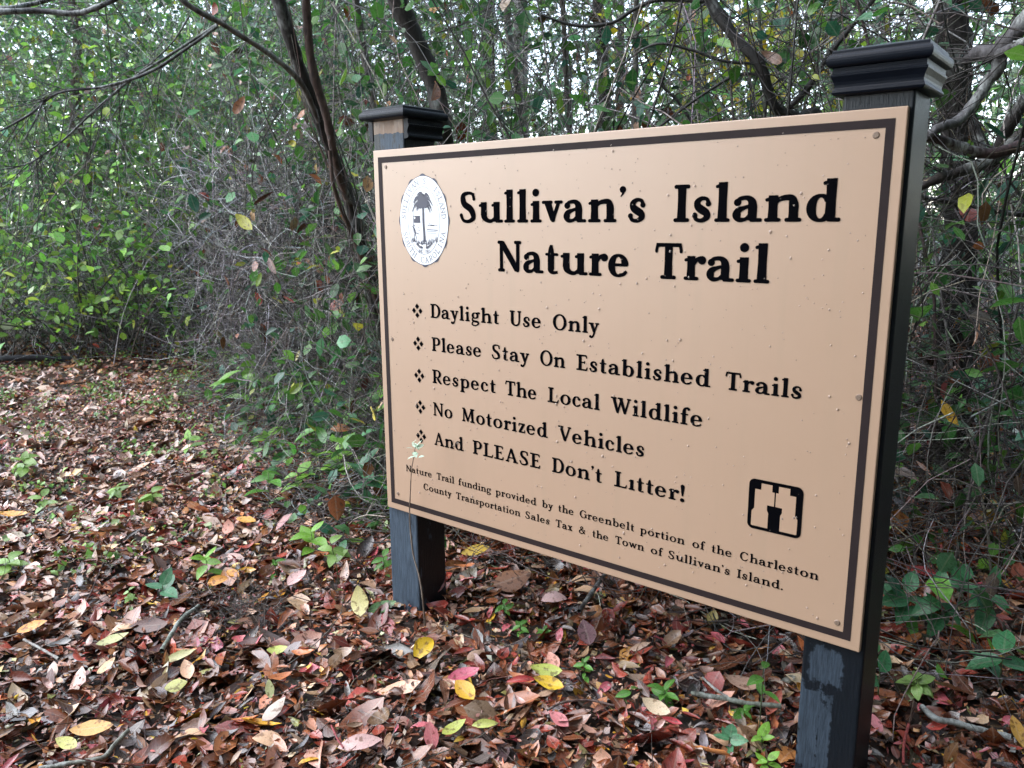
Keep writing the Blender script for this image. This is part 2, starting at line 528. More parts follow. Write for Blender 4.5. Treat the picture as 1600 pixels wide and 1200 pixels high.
    if ch == 'E':
        c = F + 3; g = [stem(c, 4, 96), line((c - F, 5.5, 11), (c + 44, 5.5, 11)), line((c - F, 94.5, 11), (c + 40, 94.5, 11)), line((c, 52, 9), (c + 30, 52, 9)),
                        line((c + 41, 4, 11), (c + 48, 24, 6)), line((c + 39, 96, 10), (c + 43, 78, 6)), line((c + 30, 61, 7), (c + 30, 43, 7)), disc(c - F, 5.5, 5.5), disc(c - F, 94.5, 5.5)]
        return c + 53, g
    if ch == 'D':
        c = F + 3; g = [stem(c, 4, 96), line((c - F, 5.5, 11), (c + 22, 5.5, 10)), line((c - F, 94.5, 11), (c + 22, 94.5, 10)), ring(c + 20, 50, 40 - h * .3, 50 - T / 2, -92, 92, S, T + 1)]
        return c + 64 + h * .4, g
    if ch in 'PR':
        c = F + 3; g = [stem(c, 4, 96), serif(c, 0, F, F + 1, 11), line((c - F, 94.5, 11), (c + 22, 94.5, 10)), ring(c + 20, 70, 30 - h * .4, 25.5, -92, 92, S, T + 1), line((c, 45, T + 1), (c + 22, 45, T + 1))]
        if ch == 'R':
            g.append(curve((c + 22, 45, S * .8), (c + 36, 22, S * .95), (c + 50, 6, S * .7), (c + 60, 5, T)))
            return c + 63, g
        return c + 55 + h * .3, g
    if ch == 'N':
        g = [line((17, 4, T + 4), (17, 94, T + 4)), line((19, 93, S * .9), (79, 7, S * .9)), line((81, 8, T + 4), (81, 96, T + 4)), serif(17, 0, 14, 14, 11), serif(15, C, 13, 12, 11), serif(81, C, 14, 14, 11), disc(80, 7, 7)]
        return 97, g
    if ch == 'M':
        g = [line((17, 4, T + 3), (19, 94, T + 3)), line((22, 92, S * .9), (52, 10, S * .8)), line((84, 92, T + 3), (52, 10, T + 3)), line((92, 4, S), (88, 96, S)), disc(52, 10, 7),
             serif(17, 0, 14, 14, 11), serif(17, C, 13, 12, 11), serif(92, 0, F, F, 11), serif(90, C, F - 2, F, 11)]
        return 92 + F + 2, g
    if ch in 'VA':
        if ch == 'V': g = [line((17, 95, S), (47, 8, S * .9)), line((78, 95, T + 3), (49, 8, T + 3)), disc(48, 8, S * .36), serif(17, C, F, F, 11), serif(78, C, 13, 13, 11)]; return 92, g
        g = [line((18, 5, T + 3), (46, 92, T + 3)), line((80, 5, S), (48, 92, S * .9)), disc(47, 92, S * .36), serif(18, 0, 14, 14, 11), serif(80, 0, F, F, 11), line((27, 32, T), (70, 32, T))]
        return 94 + h * .5, g
    if ch == 'W':
        g = [line((17, 95, S), (42, 8, S * .85)), line((65, 90, T + 3), (43, 8, T + 3)), disc(42, 8, S * .34), line((60, 95, S), (88, 8, S * .85)), line((112, 95, T + 3), (89, 8, T + 3)), disc(88, 8, S * .34),
             serif(17, C, F, F, 11), serif(60, C, F, F - 4, 11), serif(112, C, 13, 13, 11)]
        return 127, g
    if ch == 'U':
        c = F + 2
        g = [stem(c, 34, 96), serif(c, C, F, F, 11), line((c + 52, 34, T + 4), (c + 52, 96, T + 4)), serif(c + 52, C, 14, 14, 11),
             curve((c, 38, S), (c + 2, 20, S * .95), (c + 14, 7, S * .6), (c + 32, 5, T + 4), (c + 47, 15, T + 4), (c + 52, 38, T + 4))]
        return c + 68, g
    if ch == 'O':
        rx = 48 - h; g = [ring(h + 4 + rx, 50, rx, 50 - T / 2 + 1, 0, 360, S, T + 1)]; return 2 * (h + 4 + rx), g
    if ch in 'CG':
        cx = 50; rx = 46 - h
        g = [ring(cx, 50, rx, 50 - T / 2 + 1, 48, 305 if ch == 'C' else 300, S, T + 1), line((cx + 30, 97, 4), (cx + 29, 74, 10)), curve((cx + 20, 89, T + 2), (cx + 28, 80, T + 2))]
        if ch == 'C': g.append(curve((cx + 16, 10, T), (cx + 26, 17, T), (cx + 34, 29, T)))
        else: g += [stem(cx + 30, 10, 44), serif(cx + 30, 46, 14 + h * .6, 12 + h * .6, 10), curve((cx + 12, 7, T), (cx + 30, 14, T))]
        return 94, g
    if ch == 'S':
        g = [curve((62, 80, T + 3), (55, 93, T + 1), (38, 96, T + 2), (20, 90, S * .7), (14 + h * .3, 76, S * .9), (24, 60, S * .95), (46, 46, S * .98), (60 - h * .3, 30, S * .92), (57, 14, S * .75), (38, 4.5, T + 3), (18, 8, T + 2), (9, 24, T + 3)),
             line((62, 96, 4), (62, 76, 8)), disc(62, 77, T * .4 + 2.5), disc(9, 25, T * .4 + 3)]
        return 76, g
    if ch == "'":
        g = [disc(12, 92, h * .5 + 4), curve((13 + h * .3, 92, 8), (13, 82, 6), (6, 72, 3))]; return 24, g
    if ch == '!':
        g = [line((14, 34, 8), (14, 70, S * .9), (14, 92, S * 1.1)), disc(14, 93, S * .55), disc(14, 9, S * .5 + 2)]; return 30, g
    if ch == '.':
        return 26, [disc(11, 8, S * .42 + 2)]
    if ch == '&':
        g = [curve((84, 8, S * .6), (66, 24, S * .8), (36, 62, S * .8), (28, 78, S * .7), (38, 94, T), (54, 88, T + 3), (52, 70, T + 3), (34, 54, T + 2), (14, 36, S * .7), (14, 18, S * .8), (32, 5, T + 4), (56, 10, T + 2), (72, 30, T), (76, 48, T)),
             serif(76, 58, 12, 12, 9)]
        return 94, g
    raise ValueError(ch)

def stroke_polys(s, V, F, ox, oy, sx, sy, y):
    """adds one pen stroke as faces in the x-z plane; returns nothing"""
    def put(pts):
        i0 = len(V)
        for a, b in pts: V.append((ox + a * sx, y, oy + b * sy))
        return i0
    if s[0] == 'disc':
        _, cx, cy, r = s
        n = 18
        i0 = put([(cx + r * math.cos(2 * math.pi * k / n), cy + r * math.sin(2 * math.pi * k / n)) for k in range(n)])
        F.append(tuple(range(i0, i0 + n)))
        return
    kind, pts = s
    if kind == 'cap':
        (x0, y0, w0), (x1, y1, w1) = pts
        out = []
        a = math.atan2(y1 - y0, x1 - x0)
        for k in range(9):
            t = a + math.pi / 2 + math.pi * k / 8
            out.append((x0 + w0 / 2 * math.cos(t), y0 + w0 / 2 * math.sin(t)))
        for k in range(9):
            t = a - math.pi / 2 + math.pi * k / 8
            out.append((x1 + w1 / 2 * math.cos(t), y1 + w1 / 2 * math.sin(t)))
        i0 = put(out); F.append(tuple(range(i0, i0 + len(out))))
        return
    p = smooth_path(pts, 6 * (len(pts) - 1) + 1) if kind == 'curve' else np.array(pts, float)
    d = np.gradient(p[:, :2], axis=0)
    d /= np.linalg.norm(d, axis=1, keepdims=True) + 1e-9
    nn = np.stack([-d[:, 1], d[:, 0]], axis=1)
    A = p[:, :2] + nn * p[:, 2:3] / 2; B = p[:, :2] - nn * p[:, 2:3] / 2
    ia = put(A); ib = put(B)
    for k in range(len(p) - 1): F.append((ia + k, ib + k, ib + k + 1, ia + k + 1))

INK_Y = [0]
def text_mesh(name, words, z, cap, stem_w, thin, material, y0=-0.0006, arc=None):
    """words: (string, x0, x1) in metres on the board; letters are spaced to fill each measured word"""
    V, F = [], []
    k = cap / 100.0
    for w, x0, x1 in words:
        gl = [glyph(c, stem_w, thin) for c in w]
        nat = sum(g[0] for g in gl) * k
        room = x1 - x0
        wide = min(1.16, max(.80, 1 + (room / nat - 1) * .55))
        sx = k * wide
        tr = (room - nat * wide) / max(1, len(w) - 0.6)
        x = x0 - 2 * k
        for adv, strokes in gl:
            for j, s in enumerate(strokes):
                stroke_polys(s, V, F, x, z, sx, k, y0 - 0.000012 * j)
            x += adv * sx + tr
    me = bpy.data.meshes.new(name)
    me.from_pydata(V, [], F)
    me.materials.append(material)
    return me
# ------------------------------------------------------------------ sign, posts, caps
S = 0.764          # height of the board in metres
Z0 = 0.256         # height of its lower edge above the ground
BW, BH = 1.3113 * S, S

def board_material():
    m, nt, b = mat('tan_board')
    tc = N(nt, 'ShaderNodeTexCoord')
    no = N(nt, 'ShaderNodeTexNoise', Scale=3.0, Detail=3.0)
    nt.links.new(tc.outputs['Object'], no.inputs['Vector'])
    no2 = N(nt, 'ShaderNodeTexNoise', Scale=600.0, Detail=2.0)
    nt.links.new(tc.outputs['Object'], no2.inputs['Vector'])
    no3 = N(nt, 'ShaderNodeTexNoise', Scale=26.0, Detail=6.0, Roughness=0.7)
    nt.links.new(tc.outputs['Object'], no3.inputs['Vector'])
    c = mixc(nt, no.outputs['Fac'], (0.412, 0.270, 0.178), (0.442, 0.292, 0.195))
    g = math_node(nt, 'SUBTRACT', no3.outputs['Fac'], 0.66)
    g = math_node(nt, 'MULTIPLY', g, 3.0, True)
    c = mixc(nt, g, c, (0.34, 0.24, 0.15))
    mp = N(nt, 'ShaderNodeMapping'); mp.inputs['Scale'].default_value = (38.0, 1.0, 1.6)
    nt.links.new(tc.outputs['Object'], mp.inputs['Vector'])
    st = N(nt, 'ShaderNodeTexNoise', Scale=1.0, Detail=4.0, Roughness=0.6)
    nt.links.new(mp.outputs[0], st.inputs['Vector'])
    g2 = math_node(nt, 'MULTIPLY', math_node(nt, 'SUBTRACT', st.outputs['Fac'], 0.52), 1.6, True)
    g2 = math_node(nt, 'MULTIPLY', g2, no.outputs['Fac'])
    c = mixc(nt, g2, c, (0.33, 0.25, 0.165))
    nt.links.new(c, b.inputs['Base Color'])
    r = math_node(nt, 'MULTIPLY', no3.outputs['Fac'], 0.12)
    r = math_node(nt, 'ADD', r, 0.32)
    nt.links.new(r, b.inputs['Roughness'])
    b.inputs['Specular IOR Level'].default_value = 0.9
    bp = N(nt, 'ShaderNodeBump', Strength=0.10, Distance=0.0004)
    nt.links.new(no2.outputs['Fac'], bp.inputs['Height'])
    nt.links.new(bp.outputs[0], b.inputs['Normal'])
    return m
M_BOARD = board_material()

def flat_material(name, col, rough=0.4, spec=0.5, var=0.25, scale=40):
    m, nt, b = mat(name)
    tc = N(nt, 'ShaderNodeNewGeometry')
    no = N(nt, 'ShaderNodeTexNoise', Scale=float(scale), Detail=4.0)
    nt.links.new(tc.outputs['Position'], no.inputs['Vector'])
    d = tuple(c * (1 - var) for c in col); l = tuple(min(1, c * (1 + var)) for c in col)
    nt.links.new(mixc(nt, no.outputs['Fac'], d, l), b.inputs['Base Color'])
    b.inputs['Roughness'].default_value = rough
    b.inputs['Specular IOR Level'].default_value = spec
    return m
M_INK = flat_material('black_lettering', (0.003, 0.003, 0.004), 0.9, 0.0)
M_STRIPE = flat_material('brown_stripe', (0.026, 0.018, 0.018), 0.6, 0.12)
M_WHITE = flat_material('white_vinyl', (0.78, 0.80, 0.84), 0.35, 0.5, 0.04)
M_NAVY = flat_material('navy_print', (0.022, 0.024, 0.055), 0.4)
M_GREYINK = flat_material('grey_print', (0.10, 0.11, 0.14), 0.4)
M_STEEL = flat_material('rusty_steel', (0.20, 0.14, 0.10), 0.45, 0.5, 0.5, 500)
M_PATCH = flat_material('tan_inlay', (0.427, 0.281, 0.187), 0.38, 0.6, 0.03)

def post_material(name, wear_front, wear_side, top_z=None, patches=None, gk=1.0):
    """weathered black paint, worn to grey patches"""
    m, nt, b = mat(name)
    tc = N(nt, 'ShaderNodeTexCoord')
    ge = N(nt, 'ShaderNodeNewGeometry')
    mp = N(nt, 'ShaderNodeMapping'); mp.inputs['Scale'].default_value = (1.0, 1.0, 0.35)
    nt.links.new(tc.outputs['Object'], mp.inputs['Vector'])
    big = N(nt, 'ShaderNodeTexNoise', Scale=22.0, Detail=5.0, Roughness=0.6)
    nt.links.new(mp.outputs[0], big.inputs['Vector'])
    mp2 = N(nt, 'ShaderNodeMapping'); mp2.inputs['Scale'].default_value = (1.0, 1.0, 0.08)
    nt.links.new(tc.outputs['Object'], mp2.inputs['Vector'])
    fine = N(nt, 'ShaderNodeTexNoise', Scale=330.0, Detail=5.0, Roughness=0.75)
    nt.links.new(mp2.outputs[0], fine.inputs['Vector'])
    sx = N(nt, 'ShaderNodeSeparateXYZ'); nt.links.new(tc.outputs['Object'], sx.inputs[0])
    sn = N(nt, 'ShaderNodeSeparateXYZ'); nt.links.new(tc.outputs['Normal'], sn.inputs[0])
    front = math_node(nt, 'LESS_THAN', sn.outputs['Y'], -0.5)
    th = math_node(nt, 'MULTIPLY', front, wear_front - wear_side)
    th = math_node(nt, 'ADD', th, wear_side)
    low = math_node(nt, 'MULTIPLY', sx.outputs['Z'], -0.9)
    low = math_node(nt, 'ADD', low, 0.25)
    low = math_node(nt, 'MAXIMUM', low, -0.12)
    th = math_node(nt, 'ADD', th, low)
    chip = N(nt, 'ShaderNodeTexNoise', Scale=120.0, Detail=3.0)
    nt.links.new(mp.outputs[0], chip.inputs['Vector'])
    th = math_node(nt, 'ADD', th, math_node(nt, 'MULTIPLY', math_node(nt, 'SUBTRACT', chip.outputs['Fac'], 0.5), 0.5))
    k = math_node(nt, 'ADD', big.outputs['Fac'], th)
    k = math_node(nt, 'SUBTRACT', k, 0.62)
    k = math_node(nt, 'MULTIPLY', k, 18.0, True)
    if patches:                     # grey areas of lost paint at given places on the front
        wob = N(nt, 'ShaderNodeTexNoise', Scale=75.0, Detail=5.0, Roughness=0.7)
        nt.links.new(tc.outputs['Object'], wob.inputs['Vector'])
        tot = None
        for (cx_, cz_, hx, hz_) in patches:
            ax = math_node(nt, 'ABSOLUTE', math_node(nt, 'SUBTRACT', sx.outputs['X'], cx_))
            az = math_node(nt, 'ABSOLUTE', math_node(nt, 'SUBTRACT', sx.outputs['Z'], cz_))
            q = math_node(nt, 'MAXIMUM', math_node(nt, 'DIVIDE', ax, hx), math_node(nt, 'DIVIDE', az, hz_))
            q = math_node(nt, 'ADD', q, math_node(nt, 'MULTIPLY', wob.outputs['Fac'], 1.5))
            q = math_node(nt, 'SUBTRACT', 1.78, q)
            q = math_node(nt, 'MULTIPLY', q, 9.0, True)
            tot = q if tot is None else math_node(nt, 'MAXIMUM', tot, q)
        k = math_node(nt, 'MULTIPLY', tot, front)
    fl = math_node(nt, 'MULTIPLY', fine.outputs['Fac'], 1.7, True)
    k2 = math_node(nt, 'MULTIPLY', k, fl)
    c = mixc(nt, fine.outputs['Fac'], (0.003, 0.005, 0.008), (0.009, 0.013, 0.018))
    grey = mixc(nt, fine.outputs['Fac'], (0.026 * gk, 0.042 * gk, 0.062 * gk), (0.105 * gk, 0.150 * gk, 0.205 * gk))
    c = mixc(nt, k2, c, grey)
    if top_z is not None:           # bare wood where the trim has come off
        w = N(nt, 'ShaderNodeTexNoise', Scale=60.0, Detail=2.0)
        nt.links.new(tc.outputs['Object'], w.inputs['Vector'])
        e = math_node(nt, 'MULTIPLY', w.outputs['Fac'], 0.012)
        e = math_node(nt, 'ADD', e, top_z - 0.006)
        e = math_node(nt, 'GREATER_THAN', sx.outputs['Z'], e)
        e = math_node(nt, 'MULTIPLY', e, front)
        wood = mixc(nt, fine.outputs['Fac'], (0.10, 0.055, 0.035), (0.42, 0.29, 0.20))
        c = mixc(nt, e, c, wood)
    nt.links.new(c, b.inputs['Base Color'])
    r = math_node(nt, 'MULTIPLY', k2, 0.25)
    r = math_node(nt, 'ADD', r, 0.36)
    nt.links.new(r, b.inputs['Roughness'])
    b.inputs['Specular IOR Level'].default_value = 0.3
    bp = N(nt, 'ShaderNodeBump', Strength=0.6, Distance=0.002)
    nt.links.new(fine.outputs['Fac'], bp.inputs['Height'])
    nt.links.new(bp.outputs[0], b.inputs['Normal'])
    return m
M_POST_L = post_material('worn_black_post', 0.28, -0.12, top_z=1.052, gk=.8)
M_POST_R = post_material('patched_black_post', 0.03, -0.15, patches=[(.954 - BW / 2, .212, .024, .030), (.934 - BW / 2, .095, .016, .075), (.958 - BW / 2, .075, .010, .085)], gk=.55)
M_CAP = flat_material('glossy_black_cap', (0.004, 0.006, 0.011), 0.28, 0.14, 0.3, 30)
_nt = M_CAP.node_tree
_no = N(_nt, 'ShaderNodeTexNoise', Scale=90.0, Detail=4.0)
_bp = N(_nt, 'ShaderNodeBump', Strength=0.25, Distance=0.002)
_nt.links.new(_no.outputs['Fac'], _bp.inputs['Height']); _nt.links.new(_bp.outputs[0], _nt.nodes['Principled BSDF'].inputs['Normal'])

sign = empty('trail_sign', (BW / 2, 0, 0))
tag(sign, 'tan trail rules sign with brown border, mounted on two black posts', 'sign')
OX, OZ = -BW / 2, Z0

def sgn_part(name, me, parent):
    o = link(name, me, parent)
    return o

def box_mesh(name, x0, x1, y0, y1, z0, z1, material, bevel=0.0, seg=2):
    import bmesh
    bm = bmesh.new()
    vs = [bm.verts.new((x, y, z)) for x in (x0, x1) for y in (y0, y1) for z in (z0, z1)]
    for f in ((0, 1, 3, 2), (4, 6, 7, 5), (0, 4, 5, 1), (2, 3, 7, 6), (0, 2, 6, 4), (1, 5, 7, 3)):
        bm.faces.new([vs[i] for i in f])
    bmesh.ops.recalc_face_normals(bm, faces=bm.faces)
    if bevel:
        bmesh.ops.bevel(bm, geom=list(bm.edges), offset=bevel, segments=seg, affect='EDGES', profile=0.5)
    me = bpy.data.meshes.new(name); bm.to_mesh(me); bm.free()
    me.materials.append(material)
    return me

board = sgn_part('board', box_mesh('board', OX, OX + BW, 0, 0.0095, OZ, OZ + BH, M_BOARD, 0.0016, 3), sign)

def bx(u): return OX + u * S      # board units (multiples of the board's height) to metres
def bz(v): return OZ + v * S

# brown border stripe
V, F = [], []
for ins in (0.0182, 0.0329):
    for (u, v) in ((ins, ins), (1.3113 - ins, ins), (1.3113 - ins, 1 - ins), (ins, 1 - ins)):
        V.append((bx(u), -0.0005, bz(v)))
for i in range(4):
    j = (i + 1) % 4
    F.append((i, j, j + 4, i + 4))
me = bpy.data.meshes.new('border_stripe'); me.from_pydata(V, [], F); me.materials.append(M_STRIPE)
link('border_stripe', me, board)

TEXT = [
 ('title_lettering', .8112, .0737, 23, 9, [("Sullivan's", .3054, .8297), ('Island', .887, 1.2182)]),
 ('title_lettering', .6957, .0737, 23, 9, [('Nature', .4255, .7936), ('Trail', .8493, 1.0971)]),
 ('rule_lettering', .5673, .0370, 20.5, 8.5, [('Daylight', .196, .4306), ('Use', .4609, .5587), ('Only', .5882, .7163)]),
 ('rule_lettering', .4796, .0370, 20.5, 8.5, [('Please', .1972, .3726), ('Stay', .4027, .5216), ('On', .5513, .6263), ('Established', .6569, .9857), ('Trails', 1.0155, 1.1726)]),
 ('rule_lettering', .3929, .0370, 20.5, 8.5, [('Respect', .1962, .4179), ('The', .4458, .5444), ('Local', .5758, .7224), ('Wildlife', .7499, .9735)]),
 ('rule_lettering', .3037, .0370, 20.5, 8.5, [('No', .1964, .269), ('Motorized', .2995, .5768), ('Vehicles', .6064, .8397)]),
 ('rule_lettering', .2216, .0370, 20.5, 8.5, [('And', .1962, .3047), ('PLEASE', .3348, .5559), ("Don't", .5878, .7315), ('Lıtter!', .7628, .9394)]),
 ('funding_lettering', .1248, .0192, 18.5, 9, [('Nature', .0836, .1854), ('Trail', .2023, .2674), ('funding', .2822, .3961), ('provided', .4105, .542), ('by', .5586, .5914), ('the', .6066, .653),
    ('Greenbelt', .6685, .8174), ('portion', .8314, .9418), ('of', .9581, .9888), ('the', 1.0026, 1.0493), ('Charleston', 1.0649, 1.2268)]),
 ('funding_lettering', .0840, .0192, 18.5, 9, [('County', .15, .2561), ('Transportation', .2724, .4915), ('Sales', .5058, .5831), ('Tax', .5996, .6492), ('&', .6663, .6883), ('the', .7048, .7503),
    ('Town', .7674, .8435), ('of', .859, .8905), ("Sullivan's", .9026, 1.0473), ('Island.', 1.0608, 1.16)]),
]
for nm, z, cap_, sw, th, words in TEXT:
    for t, a, b in words:
        link(nm, text_mesh(nm, [(t, bx(a), bx(b))], bz(z), cap_ * S, sw, th, M_INK), board)

# four-diamond bullets
for z in (.5825, .4945, .4068, .3198, .2375):
    V, F = [], []
    cx, cz = .1472, z
    for du, dv in ((-.0118, 0), (.0118, 0), (0, .0118), (0, -.0118)):
        i0 = len(V)
        for a, b_ in ((-.0073, 0), (0, -.0080), (.0073, 0), (0, .0080)):
            V.append((bx(cx + du + a), -0.0006, bz(cz + dv + b_)))
        F.append((i0, i0 + 1, i0 + 2, i0 + 3))
    me = bpy.data.meshes.new('bullet_mark'); me.from_pydata(V, [], F); me.materials.append(M_INK)
    link('bullet_mark', me, board)

def poly_mesh(name, polys, y, material, step=-0.00001):
    V, F = [], []
    for k, p in enumerate(polys):
        i0 = len(V)
        V += [(bx(a), y + step * k, bz(b)) for a, b in p]
        F.append(tuple(range(i0, i0 + len(p))))
    me = bpy.data.meshes.new(name); me.from_pydata(V, [], F); me.materials.append(material)
    return me

# binocular symbol
u0, u1, v0, v1 = 1.0767, 1.1855, .2000, .3055
def rr(u0, v0, u1, v1, r, n=6):
    out = []
    for cx, cy, a0 in ((u1 - r, v0 + r, -90), (u1 - r, v1 - r, 0), (u0 + r, v1 - r, 90), (u0 + r, v0 + r, 180)):
        for k in range(n + 1):
            a = math.radians(a0 + 90 * k / n); out.append((cx + r * math.cos(a), cy + r * math.sin(a)))
    return out
link('binocular_symbol', poly_mesh('binocular_symbol', [rr(u0, v0, u1, v1, .012)], -0.0006, M_INK), board)
tube_l = [(.235, .065), (.44, .065), (.44, .20), (.487, .20), (.487, .475), (.36, .475), (.36, .575), (.388, .63), (.388, .935), (.09, .935), (.075, .92), (.075, .64), (.122, .575), (.122, .195), (.235, .195)]
tube_r = [(1 - a, b) for a, b in tube_l][::-1]
for tb in (tube_l, tube_r):
    link('binocular_tube', poly_mesh('binocular_tube', [[(u0 + a * (u1 - u0), v1 - b * (v1 - v0)) for a, b in tb]], -0.0010, M_PATCH), board)

# town seal
SX, SZ, RX, RZ = .1815, .8165, .0868, .1135
ell = lambda a, b, n=64, cx=SX, cz=SZ: [(cx + a * math.cos(2 * math.pi * k / n), cz + b * math.sin(2 * math.pi * k / n)) for k in range(n)]
edge = []
for k in range(96):
    a = 2 * math.pi * k / 96
    w = 1.0 + 0.042 * max(0, math.cos(12 * a)) ** .8
    edge.append((SX + RX * 1.0 * w * math.cos(a), SZ + RZ * w * math.sin(a)))
seal = link('seal_rim', poly_mesh('seal_rim', [edge], -0.0006, M_NAVY), board)
link('seal_disc', poly_mesh('seal_disc', [ell(RX * .985, RZ * .985)], -0.0009, M_WHITE), board)
def ring_polys(a, b, t, n=72):
    out = []
    for k in range(n):
        p, q = 2 * math.pi * k / n, 2 * math.pi * (k + 1) / n
        out.append([(SX + a * math.cos(p), SZ + b * math.sin(p)), (SX + a * math.cos(q), SZ + b * math.sin(q)),
                    (SX + (a - t) * math.cos(q), SZ + (b - t) * math.sin(q)), (SX + (a - t) * math.cos(p), SZ + (b - t) * math.sin(p))])
    return out
link('seal_ring', poly_mesh('seal_ring', ring_polys(.0575, .0855, .0010), -0.0012, M_NAVY, 0), board)

def arc_text(s, a_mid, span, rx, rz, cap, inward):
    """letters round an ellipse; inward=True puts their feet towards the centre"""
    V, F = [], []
    n = len(s)
    # equal arc-length spacing
    aa = np.radians(np.linspace(a_mid - span / 2, a_mid + span / 2, 400))
    seg = np.concatenate([[0], np.cumsum(np.hypot(np.diff(rx * np.cos(aa)), np.diff(rz * np.sin(aa))))])
    for i, c in enumerate(s):
        if c == ' ': continue
        f = (i + .5) / n
        if inward: f = 1 - f
        a = np.interp(f * seg[-1], seg, aa)
        px, pz = SX + rx * math.cos(a), SZ + rz * math.sin(a)
        nx, nz = math.cos(a) / rx, math.sin(a) / rz
        l = math.hypot(nx, nz); nx /= l; nz /= l
        if not inward: nx, nz = -nx, -nz
        tx, tz = nz, -nx
        adv, st = glyph(c, 12, 6)
        v, fc = [], []
        for j, q in enumerate(st): stroke_polys(q, v, fc, 0, 0, 1, 1, -0.0012 - 0.000012 * j)
        i0 = len(V); k = cap / 100
        for (gx, gy, gz) in v:
            lx, lz = (gx - adv / 2) * k, (gz - 50) * k
            V.append((bx(px + lx * tx + lz * nx), gy, bz(pz + lx * tz + lz * nz)))
        F += [tuple(i0 + q for q in ff) for ff in fc]
    return V, F
for s_, am, sp, inw in (("SULLIVAN'S        ", 90, 176, True), ("            ISLAND", 90, 176, True), ("SOUTH         ", 270, 150, False), ("      CAROLINA", 270, 150, False)):
    V, F = arc_text(s_, am, sp, .0715, .0995, .0150, inw)
    me = bpy.data.meshes.new('seal_lettering'); me.from_pydata(V, [], F); me.materials.append(M_GREYINK)
    link('seal_lettering', me, board)

def strokes_mesh(name, strokes, y, material):
    V, F = [], []
    for j, s in enumerate(strokes):
        stroke_polys(s, V, F, bx(SX), bz(SZ), S, S, y - 0.000008 * j)
    me = bpy.data.meshes.new(name); me.from_pydata(V, [], F); me.materials.append(material)
    return me
R2 = random.Random(3)
pal = []
tc_ = (-.001, .045)
for k in range(46):
    a = math.radians(-35 + 250 * k / 45 + R2.uniform(-4, 4)); L = R2.uniform(.020, .038)
    ex, ez = tc_[0] + L * 1.05 * math.cos(a), tc_[1] + L * .8 * math.sin(a) - .004 - L * .30 * abs(math.cos(a))
    mx, mz = tc_[0] + L * .62 * math.cos(a), tc_[1] + L * .62 * math.sin(a) + .004
    pal.append(('curve', ((tc_[0], tc_[1], .005), (mx, mz, .0036), (ex, ez, .0008))))
pal += [disc(tc_[0], tc_[1], .014), disc(-.010, .040, .009), disc(.009, .041, .009)]
pal += [curve((0, .035, .0058), (-.0005, .0, .0062), (.0012, -.030, .0064), (.002, -.051, .0082)), line((-.005, -.0515, .002), (.009, -.0515, .002))]
link('seal_palmetto', strokes_mesh('seal_palmetto', pal, -0.0013, M_NAVY), board)
flag_ = [('line', ((-.035, .004, .018), (-.012, .004, .018))), line((-.037, .030, .001), (-.037, -.03, .001))]
link('seal_flag', strokes_mesh('seal_flag', flag_, -0.0013, M_NAVY), board)
link('seal_crescent', strokes_mesh('seal_crescent', [disc(-.031, .008, .0030)], -0.0018, M_WHITE), board)
man = [disc(-.035, -.012, .0026), curve((-.037, -.016, .004), (-.033, -.024, .0055), (-.031, -.034, .004)), line((-.036, -.018, .002), (-.044, -.012, .0015)), line((-.031, -.034, .002), (-.026, -.045, .0015)), line((-.033, -.033, .002), (-.036, -.046, .0015)),
       line((-.030, -.030, .002), (-.016, -.034, .0018)), line((-.022, -.014, .0012), (-.014, -.019, .0012)), line((-.020, -.024, .0012), (-.013, -.024, .0012))]
link('seal_figure', strokes_mesh('seal_figure', man, -0.0013, M_NAVY), board)
sea = [line((.013, -.012, .0014), (.047, -.0125, .0012)), line((.012, -.022, .0020), (.050, -.0235, .0018)), line((.012, -.026, .0010), (.046, -.027, .0010)), line((.014, -.031, .0008), (.044, -.032, .0008)),
       line((.018, -.012, .0016), (.022, -.004, .0008)), line((.024, -.011, .0030), (.038, -.012, .0030))]
link('seal_sea', strokes_mesh('seal_sea', sea, -0.0013, M_NAVY), board)
gr = []
for k in range(34):
    xx = -.046 + .092 * k / 33; zz = -.047 - .010 * (1 - (xx / .05) ** 2) + R2.uniform(-.003, .004)
    gr.append(line((xx, zz - .004, .0022), (xx + R2.uniform(-.004, .004), zz + R2.uniform(.003, .010), .0007)))
link('seal_grass', strokes_mesh('seal_grass', gr, -0.0013, M_NAVY), board)
wr = []
for sgn_ in (-1, 1):
    wr.append(curve((sgn_ * .005, -.069, .0010), (sgn_ * .016, -.066, .0010), (sgn_ * .026, -.058, .0008)))
    for k in range(7):
        f = k / 6; xx = sgn_ * (.006 + .019 * f); zz = -.069 + .010 * f * f + .001
        wr.append(line((xx, zz, .0032), (xx + sgn_ * .003, zz + .004, .0008))); wr.append(line((xx, zz, .0032), (xx + sgn_ * .004, zz - .003, .0008)))
link('seal_wreath', strokes_mesh('seal_wreath', wr, -0.0013, M_NAVY), board)
yr = []
def put_g(st, x, z, k):
    for s in st:
        if s[0] == 'disc': yr.append(('disc', x + s[1] * k, z + s[2] * k, s[3] * k))
        else: yr.append((s[0], tuple((x + a * k, z + b * k, w * k) for a, b, w in s[1])))
DIG = {'1': [line((20, 5, 16), (20, 95, 16)), line((8, 5, 8), (32, 5, 8))],
       '9': [ring(26, 66, 18, 26, 0, 360, 13, 8), curve((44, 66, 13), (42, 30, 12), (16, 4, 8))],
       '7': [line((6, 94, 12), (48, 94, 10)), line((47, 92, 10), (18, 2, 12))],
       '5': [line((14, 94, 10), (46, 94, 10)), line((14, 94, 8), (12, 56, 8)), curve((12, 56, 8), (36, 58, 9), (44, 32, 14), (30, 6, 9), (6, 12, 8))]}
x_ = -.0215; k_ = .000085
